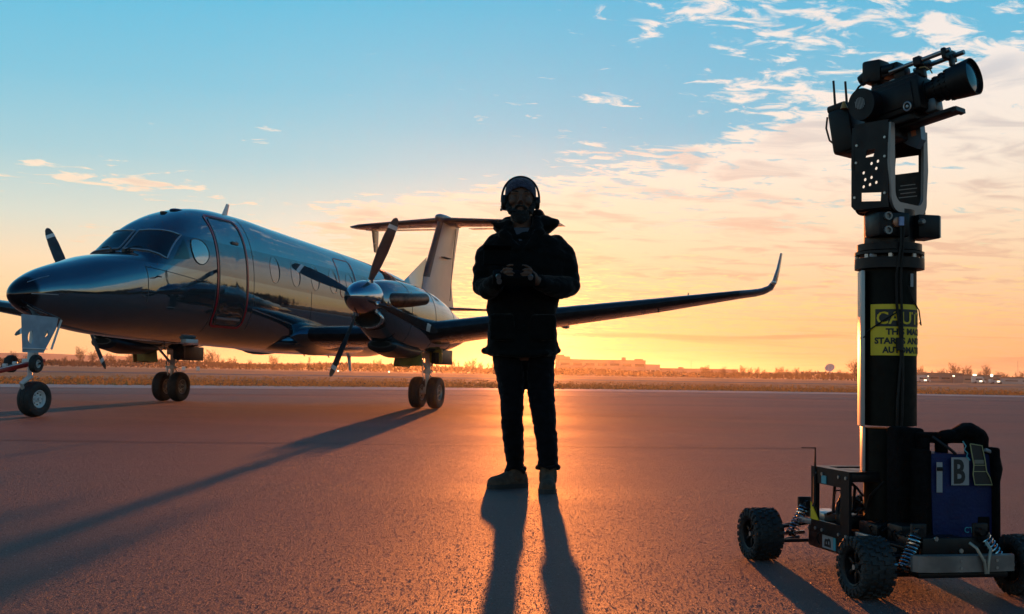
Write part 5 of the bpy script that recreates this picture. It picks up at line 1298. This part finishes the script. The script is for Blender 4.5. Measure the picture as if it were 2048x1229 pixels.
# bumper with hook straps
m = MB(); prof = [(-.165, .0), (-.155, -.016), (-.10, -.026), (.10, -.026), (.165, -.018), (.175, 0), (.175, .012), (-.165, .012)]
m.prism(prof, (0, -.462, .118), (1, 0, 0), (0, 1, 0), .048); bmp = part(m, 'bumper', mat('scuffed_bumper_aluminium', (.20, .165, .15), .5, .5, var=.25, vscale=14, rvar=.1), smooth=25)
for x in (-.02, .06, .10):
    for z in (.106, .128):
        m = MB(); m.cyl((x, -.489, z), (x, -.4905, z), .0045, n=8); part(m, 'bumper_bolt', ALU, bmp)
m = MB(); m.box((0, -.44, .082), (.30, .06, .016), bev=.003); part(m, 'skid_plate', BLKM)
m = MB(); m.tube([(.020, -.470, .178), (.030, -.490, .165), (.052, -.497, .125), (.058, -.495, .090)], .0048, 8); m.tube([(.076, -.470, .180), (.078, -.490, .160), (.066, -.497, .125), (.064, -.495, .090)], .0048, 8); part(m, 'strap_hook', mat('pale_hook_wire', (.30, .26, .21), .4, .4))
m = MB(); m.box((-.02, -.33, .165), (.18, .12, .030), bev=.005); part(m, 'motor_cover', BLKM)
m = MB(); m.box((0.02, -.40, .14), (.24, .02, .09), bev=.004); part(m, 'rear_bulkhead', BLKM)
for x, z in ((-.055, .182), (.03, .145), (.115, .185)):
    m = MB(); m.cyl((x, -.410, z), (x, -.414, z), .007, n=12); part(m, 'bolt_head', ALU)

# mast
MX, MY = .033, .01
MAST = bpy.data.objects.new('mast', None); C.objects.link(MAST); MAST.parent = rv
m = MB(); m.lathe([(.15, .066), (.50, .066)], (MX - .022, MY, 0), (0, 0, 1), 48, True, True); part(m, 'lower_tube', CARB, MAST)
m = MB(); m.lathe([(.508, .080), (.510, .090), (1.046, .090), (1.046, .08)], (MX, MY, 0), (0, 0, 1), 72, True, True); part(m, 'upper_tube', CARB, MAST)
m = MB(); m.box((MX - .094, MY + .022, .772), (.012, .095, .535), rot=Matrix.Rotation(R(-21), 3, 'Z'), bev=.002); part(m, 'guide_rail', mat('polished_guide_rail', (.42, .38, .35), .42, .3), MAST)
m = MB(); m.box((MX - .084, MY + .03, .425), (.008, .075, .155), rot=Matrix.Rotation(R(-21), 3, 'Z'), bev=.002); part(m, 'guide_rail', MATS['polished_guide_rail'], MAST)
for z0, z1, r in ((1.044, 1.084, .116), (1.093, 1.107, .116), (1.107, 1.134, .108)):
    m = MB(); m.lathe([(z0, r * .9), (z0 + .002, r), (z1 - .002, r), (z1, r * .9)], (MX, MY, 0), (0, 0, 1), 64, True, True); part(m, 'flange', BLKM, MAST)
m = MB(); m.lathe([(1.08, .085), (1.25, .085)], (MX, MY, 0), (0, 0, 1), 40, True, True); part(m, 'neck', BLKM, MAST)
for k in range(8):
    g = 2 * math.pi * k / 8 + .3; m = MB(); m.cyl((MX + .108 * math.cos(g), MY + .108 * math.sin(g), 1.076), (MX + .108 * math.cos(g), MY + .108 * math.sin(g), 1.094), .008, n=8); part(m, 'flange_spacer', ALU, MAST)
def mastpt(phi, z, off=0.0):
    """phi degrees from the direction of the camera tripod, positive to the right"""
    base = math.atan2(-.95, -.10) if False else R(-99.5)
    g = base + R(phi); r = .090 + off
    return Vector((MX + r * math.cos(g), MY + r * math.sin(g), z))
ZS0, ZS1 = .748, .922
m = MB(); rg = []
for k in range(33):
    ph = -62 + 196 * k / 32; rg.append([mastpt(ph, ZS0, .0008), mastpt(ph, ZS1, .0008), mastpt(ph, ZS1, .0020), mastpt(ph, ZS0, .0020)])
m.rings(rg); sg = part(m, 'caution_sign', YELS, MAST, 0)
m = MB(); rg = []
for k in range(25):
    ph = -50 + 168 * k / 24; rg.append([mastpt(ph, .846, .0021), mastpt(ph, .905, .0021), mastpt(ph, .905, .0026), mastpt(ph, .846, .0026)])
m.rings(rg); part(m, 'sign_header', INK, sg, 0)
def mast_text(s, size, phc, z, m_, bold=.0, width=None, off=.003):
    me = text_mesh(s, size, 'LEFT', 0.0002, bold); xs = [v.co.x for v in me.vertices]; x0, x1 = min(xs), max(xs); sc = (width / (x1 - x0)) if width else 1
    cx = (x0 + x1) / 2
    for v in me.vertices:
        ph = phc + math.degrees((v.co.x - cx) * sc / .092); v.co = mastpt(ph, z + v.co.y, off + v.co.z)
    me.materials.clear(); me.materials.append(m_); o = bpy.data.objects.new('sign_lettering', me); C.objects.link(o); o.parent = sg
mast_text('CAUTION', .058, 36, .8555, YELS, .0008, .265, .0036)
mast_text('THIS MACHINE', .0285, 36, .819, INK, .0013, .205)
mast_text('STARTS AND STOPS', .0285, 34, .788, INK, .0013, .275)
mast_text('AUTOMATICALLY', .0285, 35, .757, INK, .0013, .225)
# control boxes under the head
m = MB(); m.box((MX - .040, MY - .055, 1.192), (.115, .10, .082), bev=.008); bx = part(m, 'control_box', BLKM)
for z in (1.218, 1.170):
    m = MB(); m.lathe([(0, .014), (.010, .014), (.010, .009), (.002, .008)], (MX - .068, MY - .105, z), (0, -1, 0), 18, False, True); part(m, 'connector', GREYE, bx)
m = MB(); m.lathe([(0, .017), (.008, .017), (.010, .012)], (MX - .034, MY - .105, 1.198), (0, -1, 0), 18, False, True); part(m, 'connector', mat('copper_plug', (.35, .16, .10), .4, .6), bx)
m = MB(); m.box((MX + .100, MY - .04, 1.192), (.082, .10, .080), bev=.004); b2 = part(m, 'control_box', BLKM)
m = MB(); m.box((MX + .1415, MY - .042, 1.192), (.004, .094, .074)); part(m, 'box_lid', ALU, b2)
m = MB(); m.box((MX + .1440, MY - .05, 1.192), (.002, .012, .045)); part(m, 'box_slot', INK, b2)
m = MB(); m.tube([(MX + .14, MY + .01, 1.195), (MX + .165, MY + .01, 1.188)], .004, 6); part(m, 'box_plug', BLKM, b2)
m = MB(); m.lathe([(0, .011), (.012, .011), (.02, .007)], (MX + .065, MY - .092, 1.205), (0, -1, 0), 14, False, True); part(m, 'connector', GREYE, b2)
# cables down the front of the mast
def cable(pts, r, name='cable', m_=None): mb = MB(); mb.tube(pts, r, 7); return part(mb, name, m_ or BLKP)
cable([mastpt(-2, 1.195, .03), mastpt(-3, 1.12, .034), mastpt(-9, 1.02, .022), mastpt(-7, .92, .012), mastpt(0, .82, .012), mastpt(1, .74, .012), mastpt(-6, .60, .014), mastpt(-8, .50, .02), mastpt(-12, .36, -.01)], .0048)
cable([mastpt(3, 1.20, .03), mastpt(0, 1.10, .030), mastpt(-1, 1.0, .018), mastpt(2, .9, .014), mastpt(3, .8, .014), mastpt(4, .70, .014), mastpt(2, .55, .016), mastpt(0, .40, .0)], .0045)
m = MB(); m.tube([mastpt(-3, .805, .016), mastpt(-2, .765, .017)], .0125, 10); part(m, 'tape_wrap', BLKP)
m = MB(); m.cyl(mastpt(-2, 1.215, .032), mastpt(-2, 1.185, .032), .009, n=12); part(m, 'cable_plug', mat('pale_blue_plug', (.20, .26, .45), .4))
cable([mastpt(3, .905, .016), mastpt(-30, .868, .010), mastpt(-62, .835, .008), mastpt(-78, .812, .020), mastpt(-74, .803, .026), mastpt(-66, .812, .020)], .0022, 'cable_tie')
cable([mastpt(18, .985, .006), mastpt(30, .94, .006), mastpt(60, .905, .008), mastpt(76, .875, .012), mastpt(70, .855, .014), mastpt(60, .862, .010)], .0022, 'cable_tie')
m = MB(); m.box(mastpt(30, 1.005, .004), (.010, .004, .045)); part(m, 'white_tab', LBL)
m = MB(); m.box(mastpt(-50, 1.088, .016), (.026, .008, .012), bev=.003); part(m, 'white_tab', LBL)
# fabric covered column in front of the mast
m = MB(); m.box((-.022, -.155, .325), (.062, .09, .375), bev=.015); part(m, 'covered_column', FABR, smooth=50)
m = MB(); m.box((.055, -.065, .33), (.09, .08, .35), bev=.012); part(m, 'drive_tower', FABR, smooth=50)

# ------------------------------------------------------------------ blue case strapped on the rover's deck
def rvw(p): return rv.matrix_world @ Vector(p)
bpy.context.view_layer.update()
bc = thing('battery_case', 'blue battery case with letter sign and black straps standing on the deck of the rover', 'case', rvw((.105, -.25, .165)), R(12))
# local: x right, y away, z up from deck
m = MB(); m.rings([[(s * (w), y, z) for s, y in ((-1, -.055 + .01 * (z > .2)), (1, -.055 + .01 * (z > .2)), (1, .07), (-1, .07))] for z, w in ((0, .098), (.02, .104), (.15, .108), (.255, .106), (.268, .100))])
part(m, 'shell', BLUE, bc, 30)
m = MB(); m.box((.115, .0, .14), (.022, .15, .30), bev=.008); part(m, 'side_pad', FABR, bc, 50)
m = MB(); m.box((-.113, .01, .14), (.014, .13, .28), bev=.006); part(m, 'side_pad', FABR, bc, 50)
m = MB(); m.box((0, .045, .315), (.20, .05, .035), bev=.012); part(m, 'top_handle', FABR, bc, 50)
for x in (-.085, -.02):
    m = MB(); m.box((x, .03, .285), (.022, .05, .06), bev=.005); part(m, 'handle_post', FABR, bc, 50)
m = MB(); m.box((.06, -.025, .150), (.040, .012, .34), rot=Matrix.Rotation(R(-5), 3, 'Y'), bev=.003); m.box((.075, -.035, .03), (.04, .05, .08), bev=.004); part(m, 'strap', FABR, bc, 50)
mm_ = MB(); mm_.ell((.055, .0, .335), (.055, .055, .028), 16, 10); mm_.ell((.085, -.01, .305), (.035, .04, .045), 14, 10); mm_.ell((.0, .01, .32), (.05, .04, .022), 14, 8)
cl = remeshed(mm_, 'folded_cloth', FABR, bc, .006, 2, .008, 25)
m = MB(); m.box((-.083, -.0585, .195), (.020, .002, .095)); part(m, 'white_strip_label', LBL, bc)
m = MB(); m.box((-.083, -.062, .222), (.020, .006, .012), bev=.002); part(m, 'clip', BLKP, bc)
m = MB(); m.box((-.010, -.0585, .214), (.062, .002, .088)); sgn = part(m, 'letter_sign', LBL, bc)
put_text('B', .104, 'letter', INK, sgn, (-.036, -.0602, .178), (1, 0, 0), (0, 0, 1), bold=.0032, sx=.72)
put_text('CTN', .026, 'letter', CYAN, bc, (.005, -.0565, .020), (1, 0, 0), (0, 0, 1))
m = MB(); edge = [(.020, .302), (.026, .27), (.033, .235), (.030, .205), (.036, .172), (.098, .172), (.090, .195), (.078, .215), (.072, .255), (.062, .296)]
m.tube([(x, -.068, z) for x, z in edge + edge[:1]], .0018, 5, cap=False); tg = part(m, 'tag_outline', mat('faded_yellow_cord', (.34, .30, .14), .6), bc)
m = MB(); m.prism([(x, z) for x, z in edge], (0, -.064, 0), (1, 0, 0), (0, 0, 1), .003); part(m, 'hanging_tag', INK, bc, 0)
for z in (.214, .234):
    m = MB(); m.box((.055, -.067, z), (.045, .0015, .002)); part(m, 'tag_line', MATS['faded_yellow_cord'], tg)
m = MB(); m.box((.052, -.067, .245), (.034, .0015, .012)); part(m, 'tag_print', mat('dull_tag_print', (.16, .14, .10), .6), tg)
m = MB(); m.tube([(-.005, -.066, .31), (.004, -.07, .295), (-.002, -.07, .283), (.010, -.07, .272), (.006, -.07, .262), (.018, -.07, .25)], .002, 5); part(m, 'twisted_cord', MATS['cyan_label'], bc)
m = MB(); m.tube([(-.07, .0, .32), (-.055, -.03, .30), (-.035, -.05, .28), (-.02, -.05, .268)], .005, 8); part(m, 'hose', BLKP, bc)
m = MB(); m.tube([(.118, -.03, .275), (.142, -.04, .255), (.150, -.04, .22), (.142, -.04, .185), (.125, -.03, .165)], .0055, 8); part(m, 'hose', BLKP, bc)
m = MB(); m.tube([(.085, -.05, .282), (.118, -.05, .272)], .006, 8); part(m, 'hose_sleeve', LBL, bc)

# ------------------------------------------------------------------ stabilised head (yoke)
PAN = rvw((MX, MY, 0)); YAW = R(-48)
hd = thing('stabilised_head', 'black U shaped gimbal yoke with grey edges bolted on top of the mast', 'gimbal', (PAN.x, PAN.y, 1.235), YAW)
# local: x along the lens, y away from us, z up
def yoke_profile(w=.118, h0=.0, h1=.30, t=.020, r=.05, topin=.0):
    out = []; n = 7
    out.append((-w - .004, h1)); out.append((-w - .010, h1 * .55)); out.append((-w, r + .02))
    for i in range(n + 1):
        g = math.pi + i / n * math.pi / 2; out.append((-w + r + r * math.cos(g), r + r * math.sin(g)))
    for i in range(n + 1):
        g = 1.5 * math.pi + i / n * math.pi / 2; out.append((w - r + r * math.cos(g), r + r * math.sin(g)))
    out += [(w, r + .02), (w + .010, h1 * .55), (w + .004, h1), (w - t, h1), (w - t - .002, h1 * .55), (w - t - .004, r + .04)]
    ri = r - .012
    for i in range(n + 1):
        g = 0 - i / n * math.pi / 2; out.append((w - t - ri - .004 + ri * math.cos(g), .034 + ri + ri * math.sin(g)))
    for i in range(n + 1):
        g = -math.pi / 2 - i / n * math.pi / 2; out.append((-w + t + ri + .004 + ri * math.cos(g), .034 + ri + ri * math.sin(g)))
    out += [(-w + t + .004, r + .04), (-w + t + .002, h1 * .55), (-w + t, h1)]
    return out
yp = yoke_profile()
m = MB(); m.plate(yp, [], (.072, 0, 0), (0, 1, 0), (0, 0, 1), .010); part(m, 'front_edge_frame', GREYE, hd, 30)
m = MB(); m.plate(yp, [], (-.066, 0, 0), (0, 1, 0), (0, 0, 1), .010); part(m, 'rear_edge_frame', BLKM, hd, 30)
m = MB(); m.box((.0, 0, .020), (.130, .20, .030), bev=.008); part(m, 'yoke_base', BLKM, hd)
m = MB(); m.cyl((0, 0, -.002), (0, 0, .012), .075, n=40); part(m, 'pan_bearing', BLKM, hd)
def circ(cx, cz, r, n=12): return [(cx + r * math.cos(2 * math.pi * i / n), cz + r * math.sin(2 * math.pi * i / n)) for i in range(n)]
holes = [[(-.035, .040), (.040, .034), (.042, .064), (-.035, .070)]]
for i in range(4):
    for j_ in range(3):
        cx, cz = -.026 + .024 * j_ + .006 * (i % 2), .090 + .024 * i + .005 * j_
        if (i + j_) % 4 != 3: holes.append(circ(cx, cz, .0060))
holes.append([(-.020, .190), (.012, .190), (.020, .215), (-.012, .215)])
m = MB(); m.plate([(-.072, .025), (-.060, .012), (.068, .012), (.068, .31), (-.058, .31), (-.072, .18)], holes, (0, -.122, 0), (1, 0, 0), (0, 0, 1), .006); na = part(m, 'near_arm', BLKM, hd, 0)
for x, z in ((-.058, .055), (.056, .060), (-.052, .175), (.056, .185), (-.05, .235), (.056, .25)):
    b_ = MB(); b_.cyl((x, -.125, z), (x, -.129, z), .0045, n=8); part(b_, 'arm_bolt', ALU, na)
m = MB(); m.plate([(-.072, .025), (-.060, .012), (.068, .012), (.068, .31), (-.058, .31), (-.072, .18)], [[(-.05, .165), (.045, .165), (.045, .225), (-.045, .225)]], (0, .122, 0), (1, 0, 0), (0, 0, 1), .006); fa = part(m, 'far_arm', BLKM, hd, 0)
for k in range(4):
    b_ = MB(); b_.box((.005, .1183, .080 + .014 * k), (.07 - .012 * (k % 2), .0006, .003)); part(b_, 'small_print', GREYE, fa)

# ------------------------------------------------------------------ cinema camera hung in the yoke
TILT = R(-9.5)
cm = thing('cinema_camera', 'black cinema camera with long lens tilted up in the yoke on the mast', 'camera', at(1784, 214, PAN.y), YAW)
cm.rotation_mode = 'XYZ'
cm.rotation_euler = (Matrix.Rotation(YAW, 3, 'Z') @ Matrix.Rotation(TILT, 3, 'Y')).to_euler()
cm.scale = (.87, .92, .96)
# local: x forward along the lens, y away, z up
m = MB(); m.box((.035, 0, .0), (.25, .15, .125), bev=.010); part(m, 'camera_body', BLKP, cm)
m = MB(); m.box((.060, -.078, .0), (.15, .008, .085), bev=.003); part(m, 'side_panel', BLKM, cm)
m = MB(); m.box((.045, 0, .072), (.20, .09, .022), bev=.006); part(m, 'top_plate', BLKM, cm)
m = MB(); m.cyl((-.050, -.14, .002), (-.050, .02, .002), .058, n=36); th_ = part(m, 'tilt_motor', BLKM, cm)
for k in range(-3, 4):
    hh = math.sqrt(max(0, .022 ** 2 - (k * .0062) ** 2)); b_ = MB(); b_.box((-.054 + k * .0062, -.1412, .006), (.0032, .002, 2 * hh)); part(b_, 'vent_slot', GREYE, th_)
m = MB(); m.box((-.205, 0, -.04), (.10, .13, .17), bev=.014); rp = part(m, 'rear_pack', BLKP, cm)
m = MB(); m.box((-.215, 0, .055), (.09, .11, .03), bev=.01); part(m, 'transmitter', BLKP, rp)
m = MB(); m.box((-.14, 0, -.10), (.13, .11, .07), bev=.012); part(m, 'battery_block', BLKP, rp)
m = MB(); m.lathe([(0, .016), (.028, .004)], (-.165, -.075, .03), (.1, 0, 1), 14, True, True); part(m, 'orange_cone', mat('amber_marker', (.45, .20, .04), .5), rp)
for (x, L) in ((-.238, .105), (-.183, .085)):
    q = Vector((x, -.02, .065)); up = Matrix.Rotation(-TILT, 3, 'Y') @ Vector((-.07, 0, 1))
    m = MB(); m.tube([q, q + up * .03, q + up * L], [.0055, .0050, .0048], 10); part(m, 'antenna', BLKP, rp)
m = MB(); m.tube([(-.262, -.05, .03), (-.275, -.05, -.01), (-.268, -.05, -.06), (-.24, -.05, -.09)], .004, 6); part(m, 'cable', BLKP, rp)
m = MB(); m.tube([(-.14, -.06, .06), (-.10, -.05, .10), (-.06, -.04, .115), (-.05, -.03, .13)], .004, 6); part(m, 'cable', BLKP, cm)
m = MB(); m.box((-.045, 0, .145), (.085, .08, .085), rot=Matrix.Rotation(R(10), 3, 'Y'), bev=.012); vf = part(m, 'viewfinder', BLKP, cm)
m = MB(); m.cyl((-.080, -.01, .140), (-.112, -.01, .132), .024, .021, 20); part(m, 'eyecup', BLKP, vf)
m = MB(); m.box((-.05, 0, .085), (.03, .04, .06), bev=.006); part(m, 'viewfinder_post', BLKM, vf)
m = MB(); m.box((.025, .0, .128), (.085, .06, .045), bev=.008); m.cyl((.0, -.02, .135), (.05, -.02, .130), .020, n=16); part(m, 'viewfinder_arm', BLKM, vf)
m = MB(); m.box((.065, 0, .103), (.05, .05, .045), bev=.006); part(m, 'rod_clamp', BLKM, cm)
for (y, z, x0, x1) in ((-.03, .118, .03, .288), (.03, .112, .10, .312)):
    m = MB(); m.cyl((x0, y, z), (x1, y, z), .0085, n=16); part(m, 'support_rod', mat('grey_rod', (.26, .25, .25), .3, .9), cm)
m = MB(); m.box((.155, 0, .116), (.032, .095, .036), bev=.006); part(m, 'rod_clamp', BLKM, cm)
m = MB(); m.box((.265, 0, .110), (.018, .09, .040), bev=.004); m.box((.272, 0, .085), (.014, .03, .04), bev=.004); part(m, 'rod_clamp', BLKM, cm)
m = MB(); m.box((.145, 0, .085), (.03, .03, .04), bev=.004); part(m, 'rod_post', BLKM, cm)
m = MB(); m.lathe([(.155, .045), (.165, .045), (.166, .036), (.19, .036), (.191, .042), (.215, .042), (.216, .046), (.245, .050), (.246, .054), (.262, .054), (.263, .058), (.290, .061), (.325, .064), (.348, .066), (.350, .062), (.338, .060)], (0, 0, .005), (1, 0, 0), 48, True, False); le = part(m, 'lens_barrel', BLKP, cm)
for x in (.20, .228, .252):
    b_ = MB(); n = 40; rg = []
    for k in range(40):
        g = 2 * math.pi * k / 40; rr = .046 + (.006 if x > .22 else 0); rg.append([(x - .006, rr * math.cos(g), .005 + rr * math.sin(g)), (x + .006, rr * math.cos(g), .005 + rr * math.sin(g))])
    for k in range(20):
        g = 2 * math.pi * k / 20; rr = .0435 + (.005 if x > .22 else 0) + (.006 if x > .25 else 0); b_.box((x, rr * math.cos(g), .005 + rr * math.sin(g)), (.010, .006, .006), rot=Matrix.Rotation(g, 3, 'X'))
    o_ = part(b_, 'focus_gear', BLKP, le); o_['kind'] = 'stuff'
m = MB(); rg = []
for k in range(8):
    r_ = .061 * (1 - k / 7); rg.append([(.334 + .010 * (1 - (r_ / .061) ** 2), r_ * math.cos(2 * math.pi * j / 40), .005 + r_ * math.sin(2 * math.pi * j / 40)) for j in range(40)])
m.rings(rg, cap0=False, cap1=False); part(m, 'front_glass', mat('coated_lens_glass', (.02, .03, .036), .10, .2, spec=.8), le)
m = MB(); m.tube([(.16, -.04, .09), (.185, -.045, .085), (.205, -.045, .065), (.21, -.045, .052)], .0025, 6); part(m, 'cable', mat('tan_cable', (.30, .18, .06), .5), cm)
m = MB(); m.box((.135, .0, -.092), (.27, .07, .016), bev=.004); part(m, 'sliding_plate', BLKM, cm)
m = MB(); m.prism([(.255, 0), (.275, .006), (.275, -.010), (.255, -.012)], (0, 0, -.092), (1, 0, 0), (0, 0, 1), .07); part(m, 'plate_stop', BLKM, cm)
m = MB(); m.box((.02, 0, -.075), (.20, .12, .03), bev=.006); part(m, 'base_cheese_plate', BLKM, cm)
m = MB(); m.lathe([(0, .020), (.012, .020), (.014, .015)], (.115, -.082, -.050), (0, -1, 0), 24, True, True); kb = part(m, 'round_knob', BLKM, cm)
m = MB(); pts = [(.115 + .015 * math.cos(2 * math.pi * i / 20), -.0965, -.050 + .015 * math.sin(2 * math.pi * i / 20)) for i in range(21)]; m.tube(pts, .0028, 6, cap=False); m.ell((.115, -.097, -.05), (.006, .003, .006), 10, 6); part(m, 'knob_ring', ALU, kb)
m = MB(); m.box((.165, .01, -.045), (.055, .06, .055), bev=.012); part(m, 'lens_motor', mat('grey_motor_case', (.10, .11, .12), .4, .3), cm)
up = Matrix.Rotation(-TILT, 3, 'Y')
def U(p): return up @ Vector(p)
m = MB(); m.prism([(-.035, -.075), (.095, -.070), (.10, -.125), (.075, -.155), (.04, -.140), (.0, -.115)], U((.0, .06, .0)), U((1, 0, 0)), U((0, 0, 1)), .035); gp = part(m, 'tilt_motor_guard', mat('blue_grey_guard', (.10, .13, .16), .4, .3), cm)
m = MB(); m.box(U((.068, .0405, -.10)), (.02, .002, .02)); part(m, 'guard_mark', mat('orange_mark', (.45, .16, .08), .5), gp)
m = MB(); m.box((-.02, -.02, -.11), (.09, .13, .04), bev=.008); part(m, 'counterweight', BLKM, cm)
